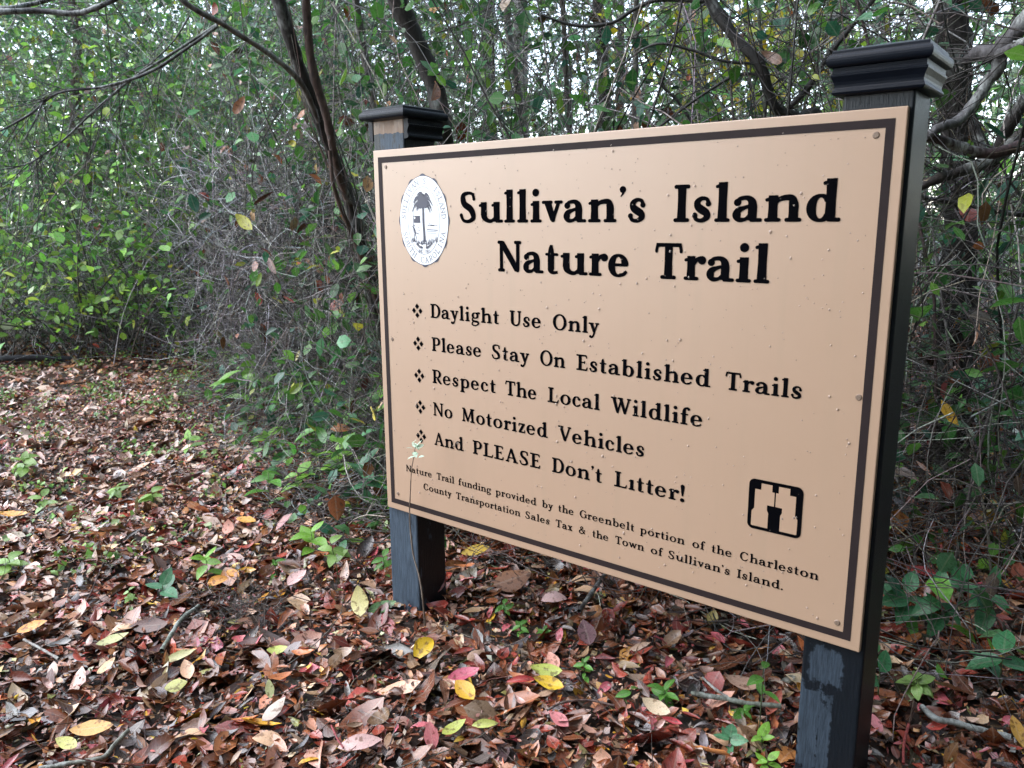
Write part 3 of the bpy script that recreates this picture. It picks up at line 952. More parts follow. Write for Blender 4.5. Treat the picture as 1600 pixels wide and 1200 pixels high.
for c in 'INC':
    adv, st = glyph(c, 13, 7); put_g(st, x_, -.0815, k_); x_ += adv * k_ * .82
x_ = .0035
for c in '1975':
    put_g(DIG[c], x_, -.0815, k_); x_ += 52 * k_
link('seal_date', strokes_mesh('seal_date', yr, -0.0013, M_NAVY), board)

# screws
import bmesh
bm = bmesh.new()
bmesh.ops.create_cone(bm, segments=14, radius1=0.0042, radius2=0.0030, depth=0.0016, cap_ends=True, matrix=Matrix.Rotation(math.pi / 2, 4, 'X'))
scr_me = bpy.data.meshes.new('screw'); bm.to_mesh(scr_me); bm.free(); scr_me.materials.append(M_STEEL)
slot_me = box_mesh('screw_slot', -0.0024, 0.0024, -0.0015, -0.00095, -0.0005, 0.0005, M_INK)
for (u, v) in ((.0474, .956), (1.264, .956), (1.2714, .4973), (1.2663, .0485), (.0462, .050), (.0468, .4973)):
    s_ = link('screw', scr_me, board, (bx(u), -0.0006, bz(v)))
    if u > 1: s_.scale = (1.15, 1, 1.15)

# rain drops on the face: joined, far too many and too small to pick apart
def drops():
    V, F = [], []
    r_ = random.Random(11)
    tplV, tplF = [], []
    nseg, nr = 8, 3
    tplV.append((0, 1, 0))
    for i in range(1, nr + 1):
        t = i / nr * math.pi / 2
        for k in range(nseg):
            a = 2 * math.pi * k / nseg
            tplV.append((math.sin(t) * math.cos(a), math.cos(t), math.sin(t) * math.sin(a)))
    for k in range(nseg): tplF.append((0, 1 + k, 1 + (k + 1) % nseg))
    for i in range(nr - 1):
        for k in range(nseg):
            a = 1 + i * nseg + k; b = 1 + i * nseg + (k + 1) % nseg
            tplF.append((a, a + nseg, b + nseg, b))
    for n_ in range(620):
        u = r_.uniform(.04, 1.27); v = r_.uniform(.04, .975)
        r = S * .85 * (0.0016 if r_.random() < .55 else r_.uniform(.0018, .0036)) * r_.uniform(.7, 1.0)
        st = r_.uniform(1.0, 1.7) if r > .0015 else 1
        i0 = len(V)
        for (a, b, c) in tplV:
            zz = c * r * (st if c < 0 else 1.0)
            wx = a * r * (1 + .25 * (c < -.3))
            V.append((bx(u) + wx, -0.0002 - b * r * 0.8, bz(v) + zz))
        for f in tplF: F.append(tuple(i0 + q for q in f))
    me = bpy.data.meshes.new('rain_drops'); me.from_pydata(V, [], F)
    me.polygons.foreach_set('use_smooth', [True] * len(me.polygons))
    return me
m, nt, b = mat('water')
b.inputs['Base Color'].default_value = (0.72, 0.62, 0.54, 1)
b.inputs['Roughness'].default_value = 0.04
b.inputs['IOR'].default_value = 1.33
tp_ = N(nt, 'ShaderNodeBsdfTransparent')
fr = N(nt, 'ShaderNodeFresnel', IOR=1.6)
fk = math_node(nt, 'ADD', math_node(nt, 'MULTIPLY', fr.outputs[0], 2.0), 0.22, True)
mx = N(nt, 'ShaderNodeMixShader')
nt.links.new(fk, mx.inputs[0]); nt.links.new(tp_.outputs[0], mx.inputs[1]); nt.links.new(b.outputs[0], mx.inputs[2])
nt.links.new(mx.outputs[0], nt.nodes['Material Output'].inputs['Surface'])
M_WATER = m
dm = drops(); dm.materials.append(M_WATER)
tag(link('rain_drops', dm, board), kind='stuff')

# posts
PW = 0.0445
def post(cx, m):
    me = box_mesh('post', cx - PW, cx + PW, 0.0100, 0.0990, -0.25, 1.085, m, 0.004, 3)
    return link('post', me, sign)
PXL, PXR = 0.036 - BW / 2, 0.9622 - BW / 2
pl = post(PXL, M_POST_L); pl['label'] = 'far black post, its front worn grey, bare wood at the top'
pr_ = post(PXR, M_POST_R); pr_['label'] = 'near black post with two rough grey worn patches'

def loft_square(name, cx, cy, prof, material, cap_top=True):
    import bmesh
    bm = bmesh.new()
    rings = []
    for h_, z in prof:
        rings.append([bm.verts.new((cx + a * h_, cy + b_ * h_, z)) for a, b_ in ((-1, -1), (1, -1), (1, 1), (-1, 1))])
    for r0, r1 in zip(rings[:-1], rings[1:]):
        for i in range(4):
            j = (i + 1) % 4
            bm.faces.new((r0[i], r0[j], r1[j], r1[i]))
    bm.faces.new(rings[0][::-1]); bm.faces.new(rings[-1])
    bmesh.ops.recalc_face_normals(bm, faces=bm.faces)
    me = bpy.data.meshes.new(name); bm.to_mesh(me); bm.free()
    me.materials.append(material)
    return me
CY = 0.0545
SK = [(.0470, 1.0395), (.0535, 1.0400), (.0560, 1.0415), (.0572, 1.0440), (.0565, 1.0465), (.0552, 1.0482), (.0545, 1.0500), (.0546, 1.0530), (.0556, 1.0570), (.0575, 1.0610), (.0590, 1.0640), (.0592, 1.0665), (.0572, 1.0672),
      (.0570, 1.0700), (.0572, 1.0745), (.0595, 1.0752)]
LID = [(.0595, 1.0752), (.0612, 1.0758), (.0630, 1.0775), (.0640, 1.0800), (.0645, 1.0830), (.0642, 1.0860), (.0632, 1.0885), (.0618, 1.0900), (.0600, 1.0908), (.0590, 1.0925), (.0588, 1.0955), (.0580, 1.0965), (.0300, 1.1030), (.0020, 1.1085)]
cr = link('post_cap', loft_square('post_cap', PXR, CY, SK + LID[1:], M_CAP), pr_)
lidl = [(.0440, 1.0770)] + [(a, b_ + .0035) for a, b_ in LID[1:]]
cl = link('post_cap', loft_square('post_cap', PXL, CY, lidl, M_CAP), pl)
cl['label'] = 'black post cap whose front moulding is missing'
def skirt(side):
    """one length of the moulding below the lid, extruded with closed ends"""
    prof = [(.0452, 1.0395)] + SK[1:-1] + [(.0590, 1.0775), (.0452, 1.0775)]
    V, F = [], []
    n = len(prof)
    for t in (-1, 1):
        for off, z in prof:
            if side == 'right': V.append((PXL + off, CY + t * .0560 - (.001 if t > 0 else -.011), z))
            elif side == 'left': V.append((PXL - off, CY + t * .0560 - (.001 if t > 0 else -.011), z))
            else: V.append((PXL + t * .0440, CY + off, z))
    for i in range(n):
        j = (i + 1) % n
        F.append((i, j, n + j, n + i))
    F.append(tuple(range(n))[::-1]); F.append(tuple(range(n, 2 * n)))
    me = bpy.data.meshes.new('cap_moulding'); me.from_pydata(V, [], F); me.materials.append(M_CAP)
    bm = bmesh.new(); bm.from_mesh(me); bmesh.ops.recalc_face_normals(bm, faces=bm.faces); bm.to_mesh(me); bm.free()
    return me
for sd_ in ('right', 'left', 'back'): link('cap_moulding', skirt(sd_), pl)
# ------------------------------------------------------------------ ground
def ground_mesh():
    xs = np.concatenate([np.linspace(-90, -8, 30), np.linspace(-7.6, 4, 150), np.linspace(4.6, 90, 30)])
    ys = np.concatenate([np.linspace(-90, -4, 30), np.linspace(-3.6, 9, 150), np.linspace(9.6, 120, 30)])
    X, Y = np.meshgrid(xs, ys, indexing='ij')
    Z = gh(X, Y)
    V = np.stack([X, Y, Z], -1).reshape(-1, 3)
    nx, ny = len(xs), len(ys)
    i = np.arange((nx - 1))[:, None] * ny + np.arange(ny - 1)[None]
    Q = np.stack([i, i + ny, i + ny + 1, i + 1], -1).reshape(-1, 4)
    return np_mesh('ground', V, Q, M_SOIL)
ground = link('ground', ground_mesh())
tag(ground, 'damp leaf-covered trail floor running from the sign into the thicket', kind='structure')

def in_view(P, m=60):
    d = P - CAM
    z = d @ FW
    x = 800 + 1242.5 * (d @ RT) / np.maximum(z, .05); y = 600 - 1242.5 * (d @ UP) / np.maximum(z, .05)
    return (z > .1) & (x > -m) & (x < 1600 + m) & (y > -m) & (y < 1200 + m)

# front edge of the thicket
EX = np.array([-9, -5.2, -4.2, -3.7, -2.7, -1.8, -1.2, -.55, -.2, .2, 1.0, 1.6, 2.6, 6])
EY = np.array([-.6, .4, .85, 1.50, 1.30, 1.02, .82, .52, .48, .85, .75, .60, .2, -.5])
def edge_y(x): return np.interp(x, EX, EY)

def litter(n, x0, x1, y0, y1, dens_fn=None):
    P = np.column_stack([rng.uniform(x0, x1, n), rng.uniform(y0, y1, n), np.zeros(n)])
    P = P[in_view(P, 80)]
    return P

def make_litter():
    out = []
    # near ground: finely folded blades; farther: simpler ones
    P = litter(190000, -5.5, 2.3, -1.2, 5.5)
    d = np.linalg.norm(P - CAM, axis=1)
    keep = rng.random(len(P)) < np.clip(2.4 / d, .35, 1)
    P = P[keep]; d = d[keep]
    for lo, hi, tpl in ((0, 2.7, TPL3), (2.7, 9, TPL2)):
        s = (d >= lo) & (d < hi)
        p = P[s]; n = len(p)
        L = np.clip(rng.lognormal(math.log(.036), .46, n), .010, .100)
        W = L * rng.uniform(.13, .32, n)
        p[:, 2] = gh(p[:, 0], p[:, 1]) + rng.uniform(.001, .024, n)
        C = pick(DEAD_PAL, DEAD_W, n, .3)
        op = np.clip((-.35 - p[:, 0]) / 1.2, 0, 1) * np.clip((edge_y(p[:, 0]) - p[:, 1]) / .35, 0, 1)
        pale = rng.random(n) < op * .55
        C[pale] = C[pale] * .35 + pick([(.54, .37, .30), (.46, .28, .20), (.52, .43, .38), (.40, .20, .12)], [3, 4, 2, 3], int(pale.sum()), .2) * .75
        # sky light on the open trail put into leaf colours, paler and pinker
        und = 1 / (1 + np.exp(-(p[:, 1] - edge_y(p[:, 0]) + .15) * 6))
        tilt = rng.normal(0, .30, n); t2 = rng.normal(0, .45, n)
        wild = rng.random(n) < .12
        tilt[wild] += rng.normal(0, .6, wild.sum()); t2[wild] += rng.normal(0, .6, wild.sum())
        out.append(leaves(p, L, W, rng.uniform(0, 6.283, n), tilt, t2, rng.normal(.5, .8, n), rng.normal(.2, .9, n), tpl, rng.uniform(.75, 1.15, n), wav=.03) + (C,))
    V, F3, F4, AL, UL, CC = [], [], [], [], [], []
    off = 0
    for v, f3, f4, al, ul, t, C in out:
        V.append(v); F3.append(f3 + off); F4.append(f4 + off); AL.append(al); UL.append(ul); CC.append(np.repeat(C, t, axis=0)); off += len(v)
    V = np.vstack(V)
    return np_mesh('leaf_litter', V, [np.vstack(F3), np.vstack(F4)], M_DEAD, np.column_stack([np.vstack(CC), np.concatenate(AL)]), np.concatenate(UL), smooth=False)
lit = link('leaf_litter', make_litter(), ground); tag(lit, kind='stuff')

def make_fragments():
    P = litter(130000, -3.2, 2.2, -1.2, 2.4)
    n = len(P)
    P[:, 2] = gh(P[:, 0], P[:, 1]) + rng.uniform(.006, .027, n)
    L = rng.uniform(.006, .020, n)
    return leaf_mesh('leaf_crumbs', M_DEAD, pick(DEAD_PAL, DEAD_W, n, .4), pos=P, L=L, W=L * rng.uniform(.10, .45, n), yaw=rng.uniform(0, 6.283, n), pitch=rng.normal(0, .5, n), roll=rng.normal(0, .5, n),
                     curl=rng.normal(.3, .6, n), bend=rng.normal(0, .6, n), tpl=TPL1, shape=rng.uniform(.6, 1.3, n))
fr_ = link('leaf_crumbs', make_fragments(), ground); tag(fr_, kind='stuff')

# a library of single dead leaves, shared by the 300 that show largest
LIB = []
for k in range(28):
    L = float(np.clip(rng.lognormal(math.log(.049), .25), .032, .080))
    c = pick(DEAD_PAL, DEAD_W, 1, .22)
    me = leaf_mesh('leaf', M_DEAD, c, pos=np.zeros((1, 3)), L=np.array([L]), W=np.array([L * rng.uniform(.15, .30)]), yaw=np.zeros(1), pitch=np.zeros(1), roll=np.zeros(1),
                   curl=rng.normal(.5, .7, 1), bend=rng.normal(.3, .9, 1), tpl=TPL5, shape=rng.uniform(.75, 1.1, 1), wav=.012)
    LIB.append(me)
cand = litter(9000, -2.2, 2.0, -1.0, 1.6)
dd = np.linalg.norm(cand - CAM, axis=1)
cand = cand[(dd < 2.9)]
cand = cand[in_view(cand, -10)]
und = cand[:, 1] - edge_y(cand[:, 0])
cand = cand[und < .1]
w_ = 1 / np.linalg.norm(cand - CAM, axis=1) ** 2.5; w_ /= w_.sum()
sel = rng.choice(len(cand), 300, replace=False, p=w_)
for i in sel:
    p = cand[i]
    o = link('leaf', LIB[int(rng.integers(len(LIB)))], ground, (p[0], p[1], float(gh(p[0], p[1])) + rng.uniform(.021, .032)))
    o.rotation_euler = (rng.normal(0, .25), rng.normal(0, .3), rng.uniform(0, 6.28))

# ------------------------------------------------------------------ distinct fallen leaves lying on the litter
YEL = (.62, .40, .02); ORG = (.62, .26, .03); PALE = (.62, .55, .24); PINK = (.58, .19, .20); RED = (.36, .035, .03); SAL = (.62, .28, .20)
YG = (.38, .42, .08); CRM = (.60, .46, .30); BRN = (.23, .085, .045); PUR = (.16, .07, .075); LPK = (.60, .38, .35); GRN = (.06, .15, .03); OCH = (.45, .24, .04)
TAN = (.42, .24, .15)
FL = [  # photo point, length in photo pixels, heading, colour, width ratio, label
 (663, 1026, 46, 60, YEL, .40, 'bright yellow fallen leaf with a folded corner in front of the far post'),
 (727, 1098, 44, 130, (.60, .34, .03), .40, 'golden yellow fallen leaf right below the magenta leaf'),
 (563, 964, 46, 100, PALE, .34, 'pale yellow leaf propped up at the left foot of the far post'),
 (725, 1073, 50, 20, (.48, .10, .15), .30, 'magenta pink fallen leaf between the two golden leaves'),
 (815, 1078, 46, 5, RED, .16, 'narrow scarlet leaf touching the curled yellow leaf'),
 (857, 1084, 46, 160, YEL, .30, 'curled yellow leaf at the tip of the narrow scarlet leaf'),
 (853, 1062, 48, 170, YG, .28, 'yellow green boat-shaped leaf under the salmon leaf'),
 (864, 1047, 32, 110, SAL, .36, 'small salmon pink leaf above the yellow green one'),
 (873, 1141, 34, 140, PINK, .36, 'rose pink leaf in the litter beneath the middle of the board'),
 (675, 1180, 38, 100, PINK, .34, 'upright pink leaf at the bottom edge below the far post'),
 (563, 1182, 62, 10, LPK, .22, 'long pale pink crumpled leaf at the bottom edge of the trail'),
 (710, 1156, 40, 35, YG, .26, 'yellow green leaf with black specks, left one of a touching pair'),
 (758, 1150, 38, 5, (.45, .48, .12), .24, 'lime leaf with black specks, right one of a touching pair'),
 (687, 936, 42, 70, (.20, .035, .03), .30, 'dark red leaf standing against the foot of the far post'),
 (743, 876, 44, 15, (.58, .38, .04), .26, 'yellow leaf on the twigs just behind the far post'),
 (801, 924, 60, 20, (.30, .13, .06), .42, 'broad rust brown leaf lying beneath the board'),
 (866, 951, 40, 5, LPK, .36, 'pinkish grey oval leaf beneath the board beside the rust brown leaf'),
 (916, 1003, 42, 100, PUR, .40, 'purple brown oval leaf beneath the board'),
 (598, 962, 44, 20, GRN, .28, 'dark green fallen leaf at the left foot of the far post'),
 (1049, 1141, 30, 160, (.42, .05, .06), .26, 'crimson leaf beside the cream leaf under the board'),
 (1024, 1119, 44, 150, CRM, .30, 'cream oval leaf under the lower right of the board'),
 (145, 1150, 62, 8, (.62, .33, .08), .26, 'golden orange curled leaf at the lower left of the trail'),
 (52, 993, 42, 25, ORG, .26, 'orange folded leaf near the left edge of the trail'),
 (21, 809, 48, 175, ORG, .22, 'orange leaf cut by the left edge of the photo'),
 (385, 818, 36, 170, (.62, .30, .04), .30, 'orange yellow leaf on the trail above the pair of orange leaves'),
 (357, 833, 32, 100, SAL, .36, 'pale salmon leaf next to the orange yellow leaf'),
 (364, 903, 30, 150, ORG, .32, 'right leaf of a pair of orange leaves by the seedling'),
 (341, 914, 34, 20, ORG, .34, 'left leaf of a pair of orange leaves by the seedling'),
 (294, 1058, 42, 120, (.60, .36, .22), .34, 'peach coloured leaf on the brown litter in the lower left'),
 (168, 1052, 34, 65, (.60, .40, .20), .30, 'cream and orange leaf pointing up near the peach leaf'),
 (276, 1081, 34, 20, (.42, .42, .12), .40, 'round yellow leaf with black specks below the peach leaf'),
 (434, 1024, 34, 10, YG, .34, 'speckled yellow green leaf left of the far post on brown litter'),
 (178, 1009, 48, 25, (.40, .40, .16), .22, 'long speckled olive leaf left of the mossy stick'),
 (283, 1034, 48, 25, (.46, .44, .20), .22, 'narrow pale olive leaf below the mossy stick'),
 (423, 1097, 30, 100, (.50, .52, .26), .30, 'pale lime leaf standing up in the lower left litter'),
 (105, 1170, 40, 160, (.46, .44, .10), .30, 'yellow leaf with black edge beneath the golden orange leaf'),
 (465, 912, 44, 60, LPK, .36, 'large pale pink leaf between the seedlings and the far post'),
 (430, 1125, 48, 50, (.55, .45, .38), .28, 'pale silvery leaf lying across the litter in the lower middle'),
 (1112, 980, 28, 60, (.50, .40, .14), .40, 'cream yellow round leaf beside the near post'),
 (1121, 1009, 26, 130, (.50, .08, .10), .34, 'pink red leaf below the cream yellow round leaf'),
 (1160, 1081, 56, 155, (.40, .24, .17), .30, 'large tan dried leaf left of the near post'),
 (1208, 1112, 46, 50, (.30, .07, .04), .24, 'red brown curled leaf left of the near post'),
 (1440, 909, 44, 155, (.40, .05, .05), .22, 'red leaf among the greenbrier leaves'),
 (1364, 1140, 34, 110, PINK, .30, 'pink leaf peeking out right of the near post'),
 (1588, 912, 36, 60, (.42, .12, .07), .36, 'orange brown leaf at the right edge of the photo'),
 (1588, 1160, 44, 80, OCH, .30, 'ochre leaf in the lower right corner'),
 (1420, 824, 40, 85, (.40, .20, .17), .28, 'dusty pink leaf standing in the twigs right of the near post'),
 (1542, 800, 40, 110, (.52, .30, .05), .24, 'orange yellow leaf below the dark green vine leaves'),
]
def fan_leaf(px, py, plen, head, col, wr, label, lift=.030, mat_=None, cat='leaf', stand=0.0, curl=None):
    p = gpt(px, py, .02)
    d = np.linalg.norm(p - CAM)
    L = plen * d / 1242.5 * (.88 if px < 500 else 1.02)
    L = float(np.clip(L, .02, .16))
    curl = rng.normal(.35, .4) if curl is None else curl
    me = leaf_mesh('fallen_leaf', mat_ or M_FALLEN, np.array([col]), pos=np.zeros((1, 3)), L=np.array([L]), W=np.array([L * wr * .82]), yaw=np.zeros(1), pitch=np.zeros(1), roll=np.zeros(1),
                   curl=np.array([curl]), bend=rng.normal(.35, .5, 1), tpl=TPL5, shape=rng.uniform(.8, 1.0, 1), wav=.012)
    o = link('fallen_leaf', me, None, (p[0], p[1], float(gh(p[0], p[1])) + lift + stand * L * .35 + L * .10))
    yaw = math.radians(head) + math.atan2(RT[1], RT[0]) - math.pi / 2
    tilt = Matrix.Rotation(rng.normal(.42, .12) + stand * .8, 3, Vector((RT[0], RT[1], 0)).normalized())
    o.rotation_euler = (tilt @ Matrix.Rotation(yaw, 3, 'Z') @ Matrix.Rotation(rng.normal(0, .12), 3, 'Y')).to_euler()
    tag(o, label, cat)
    return o
for (px, py, L, hd, c, wr, lb) in FL:
    st = .8 if ('stand' in lb or 'propped' in lb or 'upright' in lb or 'hanging' in lb) else 0.0
    fan_leaf(px, py, L, hd, c, wr, lb, stand=st)
# ------------------------------------------------------------------ vine and twig tangle
TW_PAL = [(.15, .135, .12), (.26, .24, .22), (.07, .058, .05), (.42, .40, .38), (.030, .026, .024), (.14, .10, .07)]
TW_W = [18, 18, 18, 14, 22, 8]

def twig_mesh(name, groups):
    """groups: (P, r0, colour) -> one mesh"""
    V, Q, C = [], [], []
    off = 0
    for P, r0, col in groups:
        n, k, _ = P.shape
        R = r0[:, None] * np.linspace(1, .45, k)[None]
        v, q = tubes(P, R, 3)
        V.append(v); Q.append(q + off); off += len(v)
        C.append(np.repeat(col, k * 3, axis=0))
    C = np.vstack(C)
    return np_mesh(name, np.vstack(V), np.vstack(Q), M_TWIG, np.column_stack([C, np.ones(len(C))]), None, smooth=True)

def thick_pts(n, x0=-6.5, x1=3.2, depth=1.3, hz=(0, 2.6), power=1.5):
    x = rng.uniform(x0, x1, n)
    y = edge_y(x) + rng.exponential(depth, n) + rng.uniform(-.05, .1, n)
    z = hz[0] + (hz[1] - hz[0]) * rng.random(n) ** power
    P = np.column_stack([x, y, z + gh(x, y)])
    return P[in_view(P, 150)]

def keep_clear(P, lim=1.75):
    """drop wandering lines that stray in front of the sign or over the trail"""
    d = P - CAM
    z = d @ FW
    x = 800 + 1242.5 * (d @ RT) / np.maximum(z, .05); y = 600 - 1242.5 * (d @ UP) / np.maximum(z, .05)
    onsign = (x > 560) & (x < 1460) & (y > 60) & (y < 1030)
    front = (P[..., 1] < .13) & onsign
    near = (P[..., 1] < np.where(P[..., 0] > -.1, .14, edge_y(P[..., 0]) - .50)) & (P[..., 2] > .02)
    near = near | ((P[..., 0] <= -.1) & (P[..., 1] < edge_y(P[..., 0]) - .22) & (P[..., 2] > .13))
    bad = (front | near | (P[..., 2] < -.02)).any(axis=1)
    return ~bad

groups = []
def add(P0, dirs, length, k, jit, grav, r, col):
    P = wander(P0, dirs, length, k, jit, grav)
    ok = keep_clear(P)
    groups.append((P[ok], r[ok], col[ok]))
    return P[ok]

# fine tangle through the whole thicket
P0 = thick_pts(19000, depth=1.25, hz=(.02, 3.0), power=1.35)
m_ = (P0[:, 0] < -3.4) & (P0[:, 1] < edge_y(P0[:, 0]) + .9)
P0 = P0[~m_ | (rng.random(len(P0)) > .6)]
n = len(P0)
fine = add(P0, rng.normal(0, 1, (n, 3)) * [1, 1, .9], rng.uniform(.25, 1.1, n), 9, .28, -.02, rng.uniform(.0007, .0022, n), pick(TW_PAL, TW_W, n, .45))
# the pale dead heap of vines on the left
n = 6800
x = rng.normal(-2.9, .85, n); y = edge_y(x) + np.abs(rng.normal(.35, .55, n))
z = rng.random(n) ** 1.3 * np.clip(1.25 - .25 * np.abs(x + 2.9) ** 2, .25, 1.25)
P0 = np.column_stack([x, y, z]); 
mound = add(P0, rng.normal(0, 1, (n, 3)) * [1, 1, .7], rng.uniform(.25, .8, n), 9, .34, -.03, rng.uniform(.0011, .0030, n), pick([(.52, .50, .52), (.74, .72, .73), (.20, .18, .18), (.03, .028, .028)], [4, 4, 2, 3], n, .3))
# upright stems
P0 = thick_pts(1500, depth=1.8, hz=(0, .01)); n = len(P0)
up = add(P0, rng.normal(0, .3, (n, 3)) + [0, 0, 1], rng.uniform(.8, 4.2, n), 14, .17, .03, rng.uniform(.0016, .0052, n), pick(TW_PAL, TW_W, n, .3))
# long arching runners
P0 = thick_pts(2000, depth=1.2, hz=(.3, 2.6), power=1); n = len(P0)
arch = add(P0, rng.normal(0, 1, (n, 3)) * [1, .6, .4] + [0, 0, .5], rng.uniform(1.2, 3.2, n), 16, .18, -.06, rng.uniform(.0011, .0030, n), pick(TW_PAL, TW_W, n, .3))
# low brush behind and right of the sign, near the ground
x = rng.uniform(-.6, 2.4, 7600); y = .30 + rng.exponential(.8, 7600)
keep_ = ~((x > .85) & (y < .75) & (rng.random(7600) < .75)); x = x[keep_]; y = y[keep_]
P0 = np.column_stack([x, y, rng.random(len(x)) ** 2.2 * np.clip((y - .1) * 1.3, .12, .75) + .02]); P0 = P0[in_view(P0, 60)]; n = len(P0)
low = add(P0, rng.normal(0, 1, (n, 3)) * [1, 1, .45], rng.uniform(.15, .7, n), 8, .3, -.04, rng.uniform(.0007, .0022, n), pick(TW_PAL, TW_W, n, .35))
# brush left of the far post
x = rng.uniform(-2.6, -.15, 4200); y = edge_y(x) + rng.uniform(-.22, .5, 4200)
P0 = np.column_stack([x, y, rng.random(4200) ** 1.6 * .8 + .02]); n = len(P0)
brush = add(P0, rng.normal(0, 1, (n, 3)) * [1, 1, .8], rng.uniform(.15, .7, n), 8, .3, -.02, rng.uniform(.0007, .0020, n), pick(TW_PAL, TW_W, n, .35))
# low fringe of twigs spilling on to the trail
x = rng.uniform(-2.6, -.15, 2600); f_ = rng.random(2600); y = edge_y(x) - .42 * f_
P0 = np.column_stack([x, y, .02 + (1 - f_) * .30 * rng.random(2600)])
fringe = add(P0, rng.normal(0, 1, (2600, 3)) * [1, 1, .45], rng.uniform(.1, .4, 2600), 8, .3, -.05, rng.uniform(.0007, .0020, 2600), pick(TW_PAL, TW_W, 2600, .35))
tv = link('vine_tangle', twig_mesh('vine_tangle', groups))
tag(tv, 'grey and brown tangle of fine vines and twigs filling the thicket', 'vine tangle', kind='stuff')

# twigs lying in the litter
groups = []
P0 = litter(2600, -4, 2.2, -1.0, 3.0); P0[:, 2] = gh(P0[:, 0], P0[:, 1]) + .018
n = len(P0)
P = wander(P0, rng.normal(0, 1, (n, 3)) * [1, 1, .05], rng.uniform(.05, .22, n), 6, .14, 0)
P[:, :, 2] = np.maximum(P[:, :, 2], gh(P[:, :, 0], P[:, :, 1]) + .012)
groups.append((P, rng.uniform(.0007, .0019, n), pick([(.10, .07, .055), (.25, .21, .18), (.30, .09, .07)], [5, 3, .7], n, .3)))
lt = link('litter_twigs', twig_mesh('litter_twigs', groups), ground); tag(lt, kind='stuff')

# ------------------------------------------------------------------ thicket foliage
def cloud(name, P, Lr, material, pal, wts, tpl=TPL1, wr=(.24, .42), var=.28, droop=.4, label=None, cat=None, parent=None):
    n = len(P)
    L = rng.uniform(*Lr, n)
    me = leaf_mesh(name, material, pick(pal, wts, n, var), pos=P, L=L, W=L * rng.uniform(*wr, n), yaw=rng.uniform(0, 6.283, n), pitch=rng.normal(-droop, .6, n), roll=rng.normal(0, .6, n),
                   curl=rng.normal(.4, .3, n), bend=rng.normal(-.3, .4, n), tpl=tpl, shape=rng.uniform(.75, 1.0, n))
    o = link(name, me, parent)
    tag(o, label, cat, kind='stuff')
    return o

def on_lines(P, n, spread=.02):
    i = rng.integers(0, len(P), n); j = rng.integers(1, P.shape[1], n)
    return P[i, j] + rng.normal(0, spread, (n, 3))

def leaf_ok(P, m=.16):
    d = P - CAM; z = d @ FW
    x = 800 + 1242.5 * (d @ RT) / np.maximum(z, .05); y = 600 - 1242.5 * (d @ UP) / np.maximum(z, .05)
    onsign = (x > 560) & (x < 1470) & (y > 60) & (y < 1030)
    return (P[:, 2] > .03) & ~((P[:, 1] < m) & onsign) & (P[:, 1] > edge_y(P[:, 0]) - np.where(P[:, 2] < .13, .42, .2))

# scattered leaves on vines: fewer near the grey heap, more elsewhere
P = np.vstack([on_lines(fine, 15000), on_lines(up, 6500), on_lines(arch, 4500), on_lines(low, 2200), on_lines(fringe, 700), on_lines(brush, 1900), on_lines(mound, 900)])
P = P[leaf_ok(P)]
heap = np.exp(-((P[:, 0] + 2.6) / 1.0) ** 2 - ((P[:, 2] - .45) / .55) ** 2) * (P[:, 1] < edge_y(P[:, 0]) + 1.2)
P = P[rng.random(len(P)) > heap * .95]
lowr = (P[:, 2] < .7) & (P[:, 0] > -.8)
P = P[~lowr | (rng.random(len(P)) < .8)]
cloud('vine_leaves', P, (.028, .070), M_GREEN, GREEN_PAL, [30, 26, 16, 16, 3, 12], TPL2, label='small green vine leaves scattered through the thicket', cat='foliage')
# dead leaves caught in the twigs
P = np.vstack([on_lines(fine, 1300), on_lines(low, 650), on_lines(brush, 250), on_lines(mound, 220)]); P = P[leaf_ok(P)]
cloud('caught_leaves', P, (.03, .075), M_DEAD, DEAD_PAL, DEAD_W, TPL2, droop=.9, label='brown dead leaves caught among the twigs of the thicket', cat='dead leaves')

c = litter(170, -4.4, -.2, -.6, 1.6); c = c[c[:, 1] < edge_y(c[:, 0]) + .2]
P = np.repeat(c, 26, axis=0) + rng.normal(0, .05, (len(c) * 26, 3)) * [1, 1, 0]
c2 = litter(420, -3.6, -.2, -.2, 2.0); c2 = c2[np.abs(c2[:, 1] - edge_y(c2[:, 0])) < .25]
P = np.vstack([P, np.repeat(c2, 14, axis=0) + rng.normal(0, .06, (len(c2) * 14, 3)) * [1, 1, 0]])
P[:, 2] = gh(P[:, 0], P[:, 1]) + rng.uniform(.02, .055, len(P)) + (rng.random(len(P)) ** 3) * .22 * (P[:, 1] > edge_y(P[:, 0]) - .15)
P = P[np.linalg.norm(P - CAM, axis=1) > 2.3]
cloud('ground_cover', P, (.010, .028), M_GREEN, [(.14, .30, .05), (.22, .38, .08), (.08, .20, .05), (.30, .38, .16)], [5, 5, 4, 3], TPL1, droop=.1, label='tiny green weeds sprouting in patches through the litter of the trail', cat='weeds')

